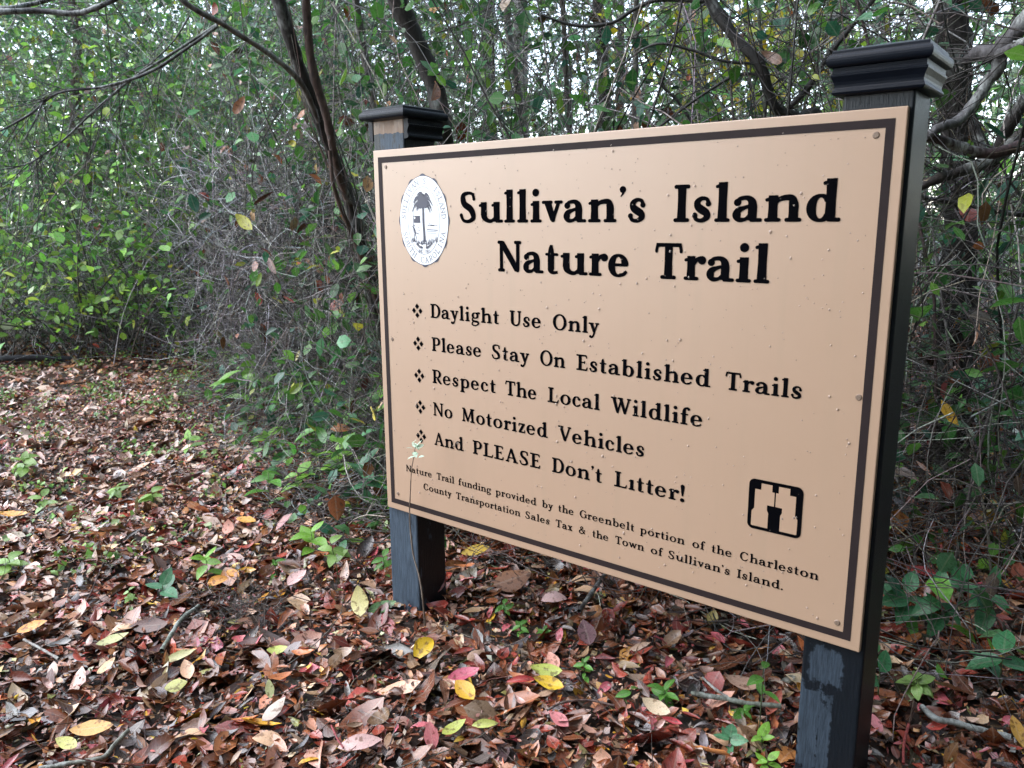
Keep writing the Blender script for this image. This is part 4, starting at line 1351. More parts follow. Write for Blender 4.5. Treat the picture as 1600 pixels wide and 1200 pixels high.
# leafy background: clumps filling the wood behind
def clumps(nc, per, xr, yr, zr, sig, zp=1.0):
    c = np.column_stack([rng.uniform(*xr, nc), rng.uniform(*yr, nc), zr[0] + (zr[1] - zr[0]) * rng.random(nc) ** zp])
    P = np.repeat(c, per, axis=0) + rng.normal(0, 1, (nc * per, 3)) * np.repeat(rng.uniform(.5, 1.3, (nc, 1)) * np.array(sig), per, axis=0)
    P = P[P[:, 2] > .05]
    return P[in_view(P, 200)]
def cut_left(P, prob=.65):
    m_ = (P[:, 0] < -3.4) & (P[:, 1] < edge_y(P[:, 0]) + .9)
    return P[~m_ | (rng.random(len(P)) > prob)]
P = clumps(740, 80, (-11, 4.5), (3.6, 9.5), (.2, 5.6), (.42, .42, .30), 1.3)
P = np.vstack([P, clumps(170, 80, (-.5, 5), (4.5, 10), (.2, 5.4), (.42, .42, .30)), clumps(400, 80, (-12, -4.6), (.6, 4.5), (.3, 4.2), (.42, .42, .30))])
cloud('wood_foliage', P, (.05, .10), M_FARLEAF, GREEN_PAL + [(.24, .36, .12)], [30, 20, 24, 10, 5, 18, 16], TPL1, label='soft green foliage of the wood behind the vine tangle', cat='foliage')
P = clumps(150, 80, (-26, 10), (10, 19), (.2, 9.0), (1.1, 1.1, .75), 1.7)
P = np.vstack([P, clumps(110, 80, (-28, -12), (1, 11), (.2, 7.0), (1.1, 1.1, .75), 1.7)])
cloud('distant_wood', P, (.22, .42), M_FARLEAF, [(.07, .17, .06), (.10, .21, .10), (.05, .12, .065), (.18, .28, .12)], [5, 5, 4, 4], TPL1, label='distant wood closing off the view behind the thicket', cat='wood')
# yellowing leaves high behind the near post
c = np.array([at(px, py, d) for px, py, d in ((1130, 60, 3.7), (1060, 130, 3.8), (1240, 90, 3.6), (1180, 30, 3.5), (1100, 100, 3.9), (1180, 120, 4.2), (1100, 10, 3.8), (1210, 160, 3.6))])
P = np.repeat(c, 110, axis=0) + rng.normal(0, 1, (880, 3)) * [.17, .25, .12]
cloud('yellow_foliage', P, (.03, .065), M_FARLEAF, [(.52, .50, .03), (.26, .42, .04), (.62, .44, .02)], [5, 7, 3], TPL1, label='yellowing leaves above the sign in front of the pale gap', cat='foliage')

cz = np.column_stack([rng.uniform(-6.2, -3.0, 110), rng.uniform(.7, 3.0, 110), rng.uniform(.3, 2.9, 110)])
cz = cz[cz[:, 1] > edge_y(cz[:, 0]) + .15]
P = np.repeat(cz, 55, axis=0) + rng.normal(0, 1, (len(cz) * 55, 3)) * [.22, .22, .13]
cloud('loose_foliage', P, (.022, .065), M_FARLEAF, [(.20, .44, .07), (.32, .56, .11), (.13, .31, .09), (.46, .60, .30)], [5, 5, 4, 4], TPL2, label='loose fresh green foliage climbing up the left side above the bush', cat='foliage')  # the whitish green is glare on the leaves put into their colour

# bright bush at the left edge
bush = empty('leafy_bush', (-4.05, 1.35, 0)); tag(bush, 'bright green leafy bush at the left side of the trail end', 'bush')
P0 = np.column_stack([rng.normal(-.0, .25, 90), rng.normal(0, .2, 90), np.zeros(90)])
Pb = wander(P0, rng.normal(0, .45, (90, 3)) + [0.1, -.1, 1], rng.uniform(.7, 1.7, 90), 10, .12, -.03)
tb = twig_mesh('bush_branches', [(Pb, rng.uniform(.002, .006, 90), pick(TW_PAL, TW_W, 90))]); link('bush_branches', tb, bush)
P = on_lines(Pb, 2300, .26); P = P[(P[:, 2] > .22)]
cloud('bush_leaves', P, (.022, .075), M_GREEN, [(.16, .37, .05), (.27, .49, .07), (.09, .24, .05), (.42, .50, .07)], [6, 5, 6, 1.5], TPL2, droop=.2, parent=bush)
bush2 = empty('leafy_bush', (-4.9, .85, 0)); tag(bush2, 'loose green bush cut by the left edge of the photo, under the long boughs', 'bush')
Pb2 = wander(P0 * 1.4, rng.normal(0, .5, (90, 3)) + [0.2, 0, 1], rng.uniform(.9, 2.2, 90), 10, .12, -.03)
link('bush_branches', twig_mesh('bush_branches', [(Pb2, rng.uniform(.002, .006, 90), pick(TW_PAL, TW_W, 90))]), bush2)
P = on_lines(Pb2, 2200, .28); P = P[(P[:, 2] > .2)]
cloud('bush_leaves', P, (.028, .08), M_GREEN, [(.19, .42, .05), (.30, .54, .07), (.12, .29, .06), (.36, .50, .22)], [6, 6, 4, 4], TPL2, droop=.2, parent=bush2)

# ------------------------------------------------------------------ trees
def tube_path(name, pts, material, col, parent=None, sides=9, n=28, rough=.10, loc=None):
    """pts: (x, y, z, radius)"""
    P = smooth_path(pts, n)
    R = np.maximum(P[:, 3], .0006) * (1 + rng.normal(0, rough * .5, len(P)))
    C3 = P[:, :3]
    v, q = tubes(C3[None], R[None], sides)
    j = np.repeat(R, sides) * rough
    v = v + rng.normal(0, 1, v.shape) * j[:, None] * .5
    if loc is not None: v = v - np.asarray(loc)
    cc = np.tile(np.array([[*col, 1.0]]), (len(v), 1))
    k = len(P)
    me = np_mesh(name, v, q, material, cc, None, smooth=True)
    return link(name, me, parent)

def px_path(pts):
    """photo points with distance and radius -> metres"""
    return [(*at(x, y, d), r) for x, y, d, r in pts]

def crown(parent, loc, centre, spread, n, L=(.05, .10)):
    P = rng.normal(0, 1, (n, 3)) * np.array(spread) + np.array(centre) - np.array(loc)
    return cloud('crown', P, L, M_FARLEAF, GREEN_PAL, [28, 24, 16, 16, 2, 10], TPL1, parent=parent)

def side_twigs(pts, parent, loc, n, L, r, col, up=0.0, seed_dir=None):
    """short branching twigs along a path, joined per limb"""
    P = smooth_path(pts, 60)
    i = rng.integers(6, 60, n)
    base = P[i, :3]
    T = P[np.minimum(i + 1, 59), :3] - P[np.maximum(i - 1, 0), :3]
    T /= np.linalg.norm(T, axis=1, keepdims=True) + 1e-9
    d = T * .8 + rng.normal(0, .6, (n, 3)) + [0, 0, up]
    W = wander(base, d, rng.uniform(.4, 1, n) * L, 8, .16, -.01)
    me = twig_mesh('side_twigs', [(W - np.asarray(loc), rng.uniform(.5, 1, n) * r, pick([col], [1], n, .2))])
    return link('side_twigs', me, parent), W

DARKB = (.042, .033, .029); REDB = (.105, .060, .045); GREYB = (.20, .18, .165); SILV = (.24, .24, .235)

def tree(name, label, base, paths, colr, crown_spec, group=None, mat_=M_BARK):
    t = empty(name, base); tag(t, label, 'tree', group)
    for i, (nm, pts, c) in enumerate(paths):
        tube_path(nm, pts, mat_, c, t, loc=base, n=max(24, 6 * len(pts)), sides=9)
    if crown_spec: crown(t, base, *crown_spec)
    return t

# dark leaning tree left of the far post
b1 = np.array([*at(668, 720, 2.95)[:2], 0.0])
near = lambda pts: [(x, y, d * .80, r * .70) for x, y, d, r in pts]
trunk = [(b1[0], b1[1], -.1, .030)] + px_path(near([(622, 600, 3.6, .031), (590, 490, 3.5, .028), (565, 390, 3.42, .026), (540, 300, 3.36, .025), (503, 200, 3.3, .025), (470, 110, 3.25, .026), (435, 0, 3.2, .026), (405, -110, 3.2, .025), (380, -260, 3.2, .022)]))
limb = px_path(near([(548, 320, 3.36, .018), (528, 270, 3.28, .017), (512, 190, 3.22, .018), (487, 100, 3.2, .018), (478, 0, 3.2, .017), (470, -160, 3.2, .014)]))
limb2 = px_path(near([(600, 500, 3.48, .016), (560, 390, 3.34, .013), (524, 300, 3.24, .010), (515, 235, 3.22, .008)]))
greyarm = px_path(near([(498, 190, 3.28, .012), (470, 130, 3.2, .012), (425, 88, 3.1, .011), (370, 52, 3.0, .010), (345, 36, 2.95, .010), (300, 12, 2.9, .010), (262, -20, 2.9, .009)]))
t1 = tree('leaning_tree', 'dark leaning tree with vine-wrapped double trunk left of the far post', b1,
          [('trunk', trunk, DARKB), ('limb', limb, REDB), ('limb', limb2, REDB), ('limb', greyarm, GREYB)], DARKB, ((*at(430, -300, 3.3),), (.5, .5, .2), 900))
# vines twisting round its trunk
tr = smooth_path(trunk, 80)
gv = []
for k in range(16):
    a0 = rng.uniform(0, 6.28); s0 = rng.integers(4, 30); s1 = min(79, s0 + rng.integers(22, 45))
    seg = tr[s0:s1]; m_ = len(seg)
    if m_ < 17: continue
    sel_ = seg[np.linspace(0, m_ - 1, 17).astype(int)]
    ph = a0 + np.linspace(0, rng.uniform(2, 7), 17)
    rr_ = sel_[:, 3] * rng.uniform(1.15, 2.2)
    gv.append(np.column_stack([sel_[:, 0] + rr_ * np.cos(ph), sel_[:, 1] + rr_ * np.sin(ph), sel_[:, 2]]))
gv = np.array(gv) - b1
link('climbing_vines', twig_mesh('climbing_vines', [(gv, rng.uniform(.0015, .004, len(gv)), pick([GREYB, REDB], [3, 1], len(gv), .3))]), t1)

# its boughs reach out over the trail end
BG = [px_path([(340, 40, 2.9, .010), (300, 70, 2.92, .008), (235, 112, 2.95, .008), (165, 135, 3.0, .007), (90, 146, 3.05, .0065), (45, 180, 3.1, .006), (-10, 210, 3.1, .005)]),
      px_path([(340, 38, 2.9, .008), (262, 88, 2.95, .0065), (200, 128, 3.0, .006), (140, 180, 3.05, .0055), (95, 222, 3.1, .005), (45, 255, 3.1, .004), (-15, 268, 3.1, .003)]),
      px_path([(296, 25, 2.95, .005), (270, 65, 3.0, .004), (240, 95, 3.05, .0035), (218, 112, 3.1, .003)]),
      px_path([(70, 150, 3.08, .0045), (56, 185, 3.05, .0035), (38, 218, 3.05, .003)])]
for k, pth in enumerate(BG):
    pth = [(x, y, z, r * .62) for x, y, z, r in pth]
    tube_path('bough', pth, M_LIMB, (.055, .052, .055) if k != 1 else (.085, .095, .085), t1, loc=b1, n=40, sides=7)
    if k < 2: side_twigs(pth, t1, b1, 34, .42, .0022, (.06, .055, .05), -.25)
b2 = np.array([*at(-260, 640, 4.4)[:2], 0.0])
bough_tree = empty('overhanging_tree', b2); tag(bough_tree, 'tree outside the left edge whose dark boughs enter at the upper left corner', 'tree')
tube_path('trunk', [(b2[0], b2[1], -.05, .05), (*at(-250, 300, 4.3), .045), (*at(-220, 30, 3.9), .04), (*at(-230, -200, 3.9), .03)], M_BARK, DARKB, bough_tree, loc=b2, n=24)
for pth in (px_path([(-220, 40, 3.9, .016), (-120, 26, 3.5, .013), (-20, 19, 3.15, .010), (60, 17, 3.1, .009), (118, 21, 3.05, .009), (160, 8, 3.0, .008), (205, -14, 3.0, .006)]),
            px_path([(-220, 10, 3.9, .014), (-20, 14, 3.3, .009), (50, 6, 3.3, .008), (110, -12, 3.3, .006)])):
    tube_path('bough', pth, M_LIMB, (.06, .055, .058), bough_tree, loc=b2, n=40, sides=7)
side_twigs(px_path([(-20, 19, 3.15, .010), (60, 17, 3.1, .009), (118, 21, 3.05, .009), (205, -14, 3.0, .006)]), bough_tree, b2, 20, .4, .002, (.06, .055, .05), -.3)

def simple_tree(label, pts, col, base_px, base_d, crown_n=500, name='tree', group=None, mat_=M_BARK):
    b = np.array([*at(*base_px, base_d)[:2], 0.0])
    top = px_path(pts)
    low_ = [(b[0], b[1], -.1, top[-1][3] * 1.15)]
    path = top + low_
    t = empty(name, b); tag(t, label, 'tree', group)
    tube_path('trunk', path, mat_, col, t, loc=b, n=36)
    if crown_n: crown(t, b, (top[0][0], top[0][1], top[0][2] + .5), (.6, .6, .3), crown_n)
    return t
simple_tree('dark trunk leaning up to the left behind the far post cap', [(590, -120, 2.9, .034), (618, -10, 2.9, .033), (648, 60, 2.9, .032), (678, 130, 2.9, .032), (692, 200, 2.9, .031), (705, 330, 3.0, .032)], DARKB, (715, 600), 3.1)
simple_tree('dark upright trunk behind the board, left of the slim pale stem', [(930, -150, 4.8, .030), (934, 0, 4.8, .031), (942, 100, 4.8, .033), (946, 200, 4.8, .034), (950, 400, 4.8, .035)], DARKB, (950, 560), 5.0)
simple_tree('slim pale grey stem rising above the middle of the board', [(1000, -140, 3.0, .008), (994, 0, 3.0, .009), (993, 100, 3.0, .0095), (990, 200, 3.0, .010), (985, 400, 3.0, .011)], (.30, .27, .25), (985, 620), 3.2, 0, 'sapling')
simple_tree('thin greenish grey stem above the board beside the curved limb', [(1176, -120, 2.8, .005), (1184, 0, 2.8, .0055), (1190, 90, 2.8, .006), (1196, 190, 2.8, .0065), (1200, 400, 2.8, .007)], (.22, .24, .17), (1200, 640), 3.0, 0, 'sapling')
simple_tree('thick dark trunk behind the near post cap', [(1480, -200, 3.0, .046), (1486, 0, 3.0, .046), (1492, 100, 3.0, .047), (1496, 260, 3.0, .048), (1500, 420, 3.0, .05)], (.04, .032, .03), (1500, 560), 3.1)
simple_tree('reddish trunk at the far left edge behind the green bush', [(104, -60, 7.8, .040), (122, 60, 7.8, .042), (118, 180, 7.8, .045), (135, 260, 7.8, .045), (140, 420, 7.8, .05)], REDB, (145, 500), 7.9)
simple_tree('grey stem between the leaning tree and the far post cap', [(540, -120, 3.9, .016), (556, 0, 3.9, .016), (570, 90, 3.9, .017), (590, 200, 3.9, .018), (620, 400, 4.0, .019)], GREYB, (640, 600), 4.1, 300)
simple_tree('grey stem right of the far post cap, half hidden in vines', [(800, -120, 4.4, .016), (792, 0, 4.4, .017), (800, 90, 4.4, .018), (815, 190, 4.4, .018), (830, 400, 4.5, .019)], GREYB, (840, 560), 4.6, 300)
simple_tree('thin bare stem over the left third of the board', [(870, -100, 3.7, .010), (880, 20, 3.7, .011), (884, 110, 3.7, .012), (890, 210, 3.7, .012), (900, 400, 3.8, .013)], (.14, .115, .10), (900, 600), 3.9, 0)
# taller trees of the wood, seen only as dim trunks
for i in range(16):
    x = rng.uniform(-9.5, 3.2); y = rng.uniform(5.5, 10.5)
    b = np.array([x, y, gh(x, y)]); r = rng.uniform(.05, .13)
    t = empty('wood_tree', b); tag(t, 'dim grey trunk standing in the wood behind the vine tangle', 'tree', 'dim trunks in the wood behind the tangle')
    dx, dy = rng.normal(0, .35, 2)
    tube_path('trunk', [(x, y, -.1, r), (x + dx * .3, y + dy * .3, 2, r * .9), (x + dx, y + dy, 4.5, r * .75), (x + dx * 2, y + dy * 2, 7.5, r * .5)], M_BARK, GREYB if i % 2 else DARKB, t, loc=b, n=14, sides=8)
    crown(t, b, (x + dx * 2, y + dy * 2, 6.6), (.9, .9, .7), 260, (.09, .16))

# dark curved limb above the board
b3 = np.array([*at(1330, 560, 3.2)[:2], 0.0])
t3 = empty('bent_tree', b3); tag(t3, 'dark crooked limb sweeping down behind the upper edge of the board', 'tree')
lp = px_path([(1060, -90, 2.45, .013), (1108, 0, 2.4, .014), (1150, 60, 2.35, .0145), (1186, 98, 2.32, .014), (1203, 150, 2.32, .013), (1218, 174, 2.33, .0125), (1246, 182, 2.36, .0125), (1290, 210, 2.6, .014)]) + [(b3[0], b3[1] - .1, .55, .018), (b3[0], b3[1], -.05, .02)]
tube_path('limb', lp, M_BARK, (.022, .018, .016), t3, loc=b3, n=60)
side_twigs(lp[:7], t3, b3, 40, .6, .0025, DARKB)
for pth in (px_path([(1100, 2, 2.4, .006), (1030, 0, 2.4, .0055), (990, 15, 2.4, .005), (955, 36, 2.4, .005), (900, 40, 2.4, .0045), (840, 22, 2.4, .003)]),
            px_path([(1196, 116, 2.32, .005), (1150, 118, 2.3, .0045), (1110, 140, 2.3, .004), (1060, 175, 2.3, .004), (1010, 215, 2.35, .003)]),
            px_path([(1188, 100, 2.32, .004), (1130, 95, 2.3, .004), (1080, 78, 2.3, .004), (1020, 70, 2.3, .003), (960, 110, 2.4, .003)]),
            px_path([(1030, 130, 2.6, .0045), (1060, 160, 2.6, .0045), (1090, 205, 2.6, .0045)]),
            px_path([(1380, -20, 2.5, .005), (1340, 30, 2.5, .006), (1300, 80, 2.5, .008), (1260, 140, 2.5, .009), (1220, 180, 2.5, .009)])):
    tube_path('branch', pth, M_TWIG, (.03, .026, .024), t3, loc=b3, n=30, sides=6)

# gnarled tree right of the near post
b4 = np.array([*at(1680, 760, 2.9)[:2], 0.0])
t4 = empty('gnarled_tree', b4); tag(t4, 'gnarled low tree with lichened limbs right of the near post', 'tree')
LM = [([(1700, -60, 2.1, .022), (1640, -10, 2.1, .020), (1585, 52, 2.1, .018), (1556, 82, 2.1, .018), (1530, 82, 2.12, .016), (1508, 95, 2.15, .010)], (.11, .10, .105)),
      ([(1560, 78, 2.1, .017), (1560, 105, 2.1, .014), (1543, 128, 2.1, .013), (1530, 150, 2.08, .012), (1498, 188, 2.05, .011), (1470, 198, 2.0, .0105), (1446, 214, 1.98, .008)], (.16, .155, .16)),
      ([(1660, 210, 2.2, .015), (1600, 226, 2.15, .013), (1545, 240, 2.1, .012), (1490, 226, 2.05, .011), (1445, 214, 2.0, .009), (1400, 230, 2.05, .007)], (.10, .055, .055)),
      ([(1680, 170, 2.3, .015), (1600, 208, 2.25, .014), (1560, 245, 2.2, .013), (1500, 268, 2.15, .012), (1435, 292, 2.1, .011), (1380, 330, 2.2, .010)], (.07, .055, .05)),
      ([(1700, 20, 2.0, .012), (1600, 66, 2.0, .010), (1560, 85, 2.05, .010)], (.12, .11, .115)),
      ([(1605, 150, 2.3, .016), (1575, 200, 2.3, .015), (1545, 260, 2.35, .014), (1525, 205, 2.4, .012), (1508, 160, 2.4, .010)], (.05, .038, .036)),
      ([(1650, 330, 2.6, .007), (1590, 335, 2.5, .007), (1520, 322, 2.4, .006), (1440, 308, 2.3, .006)], (.05, .04, .038))]
tp = [(b4[0], b4[1], -.1, .055), (b4[0] + .05, b4[1] - .1, .5, .05), (*at(1690, 200, 2.35), .038), (*at(1720, -60, 2.15), .026), (*at(1700, -260, 2.3), .02)]
tube_path('trunk', tp, M_BARK, DARKB, t4, loc=b4, n=30)
for pth, c in LM:
    pp = px_path(pth)
    tube_path('limb', pp, M_LIMB, c, t4, loc=b4, n=36)
    side_twigs(pp, t4, b4, 14, .5, .0022, DARKB)
cc_ = np.column_stack([rng.uniform(.7, 4.5, 100), rng.uniform(-3.4, 2.2, 100), rng.uniform(2.6, 4.2, 100)])  # overhead canopy out of view, added to shade the right side
P = np.repeat(cc_, 55, axis=0) + rng.normal(0, 1, (5500, 3)) * [.35, .35, .15] - b4
cloud('crown', P, (.08, .15), M_FARLEAF, GREEN_PAL, [28, 24, 16, 16, 2, 10], TPL1, parent=t4)

# old dark log at the end of the trail
for (lb, a, c_, r) in (('old blackened log lying at the end of the trail, far left', (-60, 566, 5.9), (128, 562, 5.8), .05), ('short grey log lying at the foot of the vine heap', (262, 556, 5.5), (345, 548, 5.55), .040)):
    A, B = at(*a), at(*c_); r *= .4; A[2] = max(A[2], gh(A[0], A[1]) + r * .6); B[2] = gh(B[0], B[1]) + r * .6
    mid = (A + B) / 2; mid[2] += .02
    o = tube_path('fallen_log', [(*A, r), (*mid, r * .95), (*B, r * .8)], M_BARK, (.022, .022, .028), None, n=20, sides=10, rough=.16)
    tag(o, lb, 'log')

# ------------------------------------------------------------------ fallen sticks
def stick(label, pts, col, z=.035, mat_=M_LIMB, r=.005, cat='stick'):
    P = []
    for (px, py) in pts:
        g = gpt(px, py, z); P.append((g[0], g[1], float(gh(g[0], g[1])) + z, r))
    o = tube_path('fallen_stick', P, mat_, col, None, n=22, sides=7, rough=.14)
    tag(o, label, cat)
    return o
stick('mossy grey stick lying on the litter in the lower left', [(252, 1015), (266, 990), (284, 962), (310, 942)], (.20, .24, .19), r=.0048)
stick('pale thin stick near the left edge below the orange folded leaf', [(38, 1004), (62, 1016), (92, 1032)], (.34, .31, .28), r=.0028)
stick('mossy stick beside the golden orange leaf at the bottom left', [(200, 1140), (178, 1162), (160, 1180), (120, 1186), (60, 1195)], (.26, .27, .22), r=.0038)
stick('pale branch lying right of the near post', [(1440, 1105), (1462, 1124), (1490, 1130), (1530, 1142), (1580, 1156)], (.36, .38, .36), r=.0055)
stick('forked mossy branch lying left of the near post', [(1080, 1085), (1130, 1092), (1170, 1100), (1220, 1104)], (.22, .24, .19), r=.0045)
stick('pale twig joining the forked mossy branch', [(1098, 1060), (1118, 1078), (1140, 1092)], (.38, .36, .33), r=.0026)
stick('thin red stem standing up right of the near post', [(1411, 1196), (1412, 1165), (1420, 1132)], (.42, .07, .06), r=.0022, mat_=M_TWIG, z=.05)
stick('thin dark stick propped under the board between the posts', [(905, 960), (930, 925), (958, 888)], (.07, .055, .05), r=.005, z=.06)
stick('thin red stem on the litter below the far post', [(518, 1140), (528, 1162), (537, 1176)], (.40, .06, .07), r=.0016, mat_=M_TWIG)
stick('brown curved twig below the narrow scarlet leaf', [(855, 1115), (880, 1102), (920, 1098), (960, 1106)], (.14, .08, .065), r=.0022)
stick('bowed brown root arching over the litter left of the board', [(505, 790), (540, 752), (575, 742), (602, 752)], (.22, .17, .14), r=.0045, z=.08)
stick('pale curled root beside the bowed brown one', [(482, 752), (520, 750), (560, 765), (590, 790)], (.28, .24, .21), r=.0032, z=.06)

# small heap of dry stalks in the lower left
hp = gpt(375, 950, .02); n = 420
Pp = np.column_stack([rng.normal(0, .075, n), rng.normal(0, .05, n), np.abs(rng.normal(.012, .010, n))])
W = wander(Pp, rng.normal(0, 1, (n, 3)) * [1, 1, .25], rng.uniform(.02, .07, n), 5, .25, 0)
W[:, :, 2] = np.clip(W[:, :, 2], .006, .06)
o = link('dry_stalks', twig_mesh('dry_stalks', [(W, rng.uniform(.0004, .0011, n), pick([(.20, .17, .15), (.10, .08, .07), (.32, .28, .25)], [4, 4, 1], n, .3))]), None, (hp[0], hp[1], float(gh(hp[0], hp[1])) + .012))
tag(o, 'tuft of fine dry stalks beside the mossy stick', 'dry stalks', kind='stuff')

# ------------------------------------------------------------------ seedlings and low plants
LEAFLIB = {}
def plant_leaf(key, col, wr, shape):
    if key not in LEAFLIB:
        out = []
        for k in range(3):
            out.append(leaf_mesh('leaf', M_GREEN, np.clip(np.array([col]) * np.exp(rng.normal(0, .15)), 0, .8), pos=np.zeros((1, 3)), L=np.array([1.0]), W=np.array([wr]), yaw=np.zeros(1), pitch=np.zeros(1), roll=np.zeros(1),
                       curl=rng.normal(.5, .25, 1), bend=rng.normal(-.4, .3, 1), tpl=TPL5, shape=np.array([shape]), wav=.010, centre=False))
        LEAFLIB[key] = out
    return LEAFLIB[key]
KIND = {'mid': ((.10, .27, .04), .26, .85), 'bright': ((.20, .42, .05), .27, .85), 'blue': ((.08, .23, .11), .32, .70), 'lance': ((.15, .34, .045), .17, .95), 'yellow': ((.42, .42, .04), .22, .9), 'heart': ((.055, .21, .085), .30, .70), 'light': ((.22, .36, .09), .30, .8)}
def plant(name, label, px, py, height_px, leaves_, kind, lpx, spread=.6, cat='seedling', lean=(0, 0), z=.02):
    g = gpt(px, py, z); g[2] = float(gh(g[0], g[1])) + .01
    d = np.linalg.norm(g - CAM); k = d / 1242.5
    H = height_px * k; L = lpx * k
    root = empty(name, g); tag(root, label, cat)
    top = np.array([lean[0] * k, 0, 0]) + rng.normal(0, .06 * H, 3) * [1, 1, 0]
    path = [(0, 0, -.02, .0014), (top[0] * .3, top[1] * .3, H * .35, .0012), (top[0] * .7, top[1] * .7, H * .7, .0010), (top[0], top[1], H, .0007)]
    tube_path('stem', path, M_TWIG, (.10, .14, .05), root, sides=5, n=12, rough=.05)
    SP = smooth_path(path, 20)
    lib = plant_leaf(kind, *KIND[kind])
    for i in range(leaves_):
        t_ = 1 - .75 * (i / max(1, leaves_)) * rng.uniform(.6, 1.2)
        q = SP[int(np.clip(t_ * 19, 3, 19))]
        o = link('leaf', lib[i % 3], root, q[:3])
        s = L * rng.uniform(.7, 1.15)
        o.scale = (s, s, s)
        lean_ = Matrix.Rotation(.55 if kind == 'heart' else .25, 3, Vector((RT[0], RT[1], 0)).normalized())
        o.rotation_euler = (lean_ @ Matrix.Rotation(i * 2.4 + rng.uniform(-.5, .5), 3, 'Z') @ Matrix.Rotation(rng.normal(.2, .3), 3, 'X') @ Matrix.Rotation(rng.normal(0, .25), 3, 'Y')).to_euler()
    return root
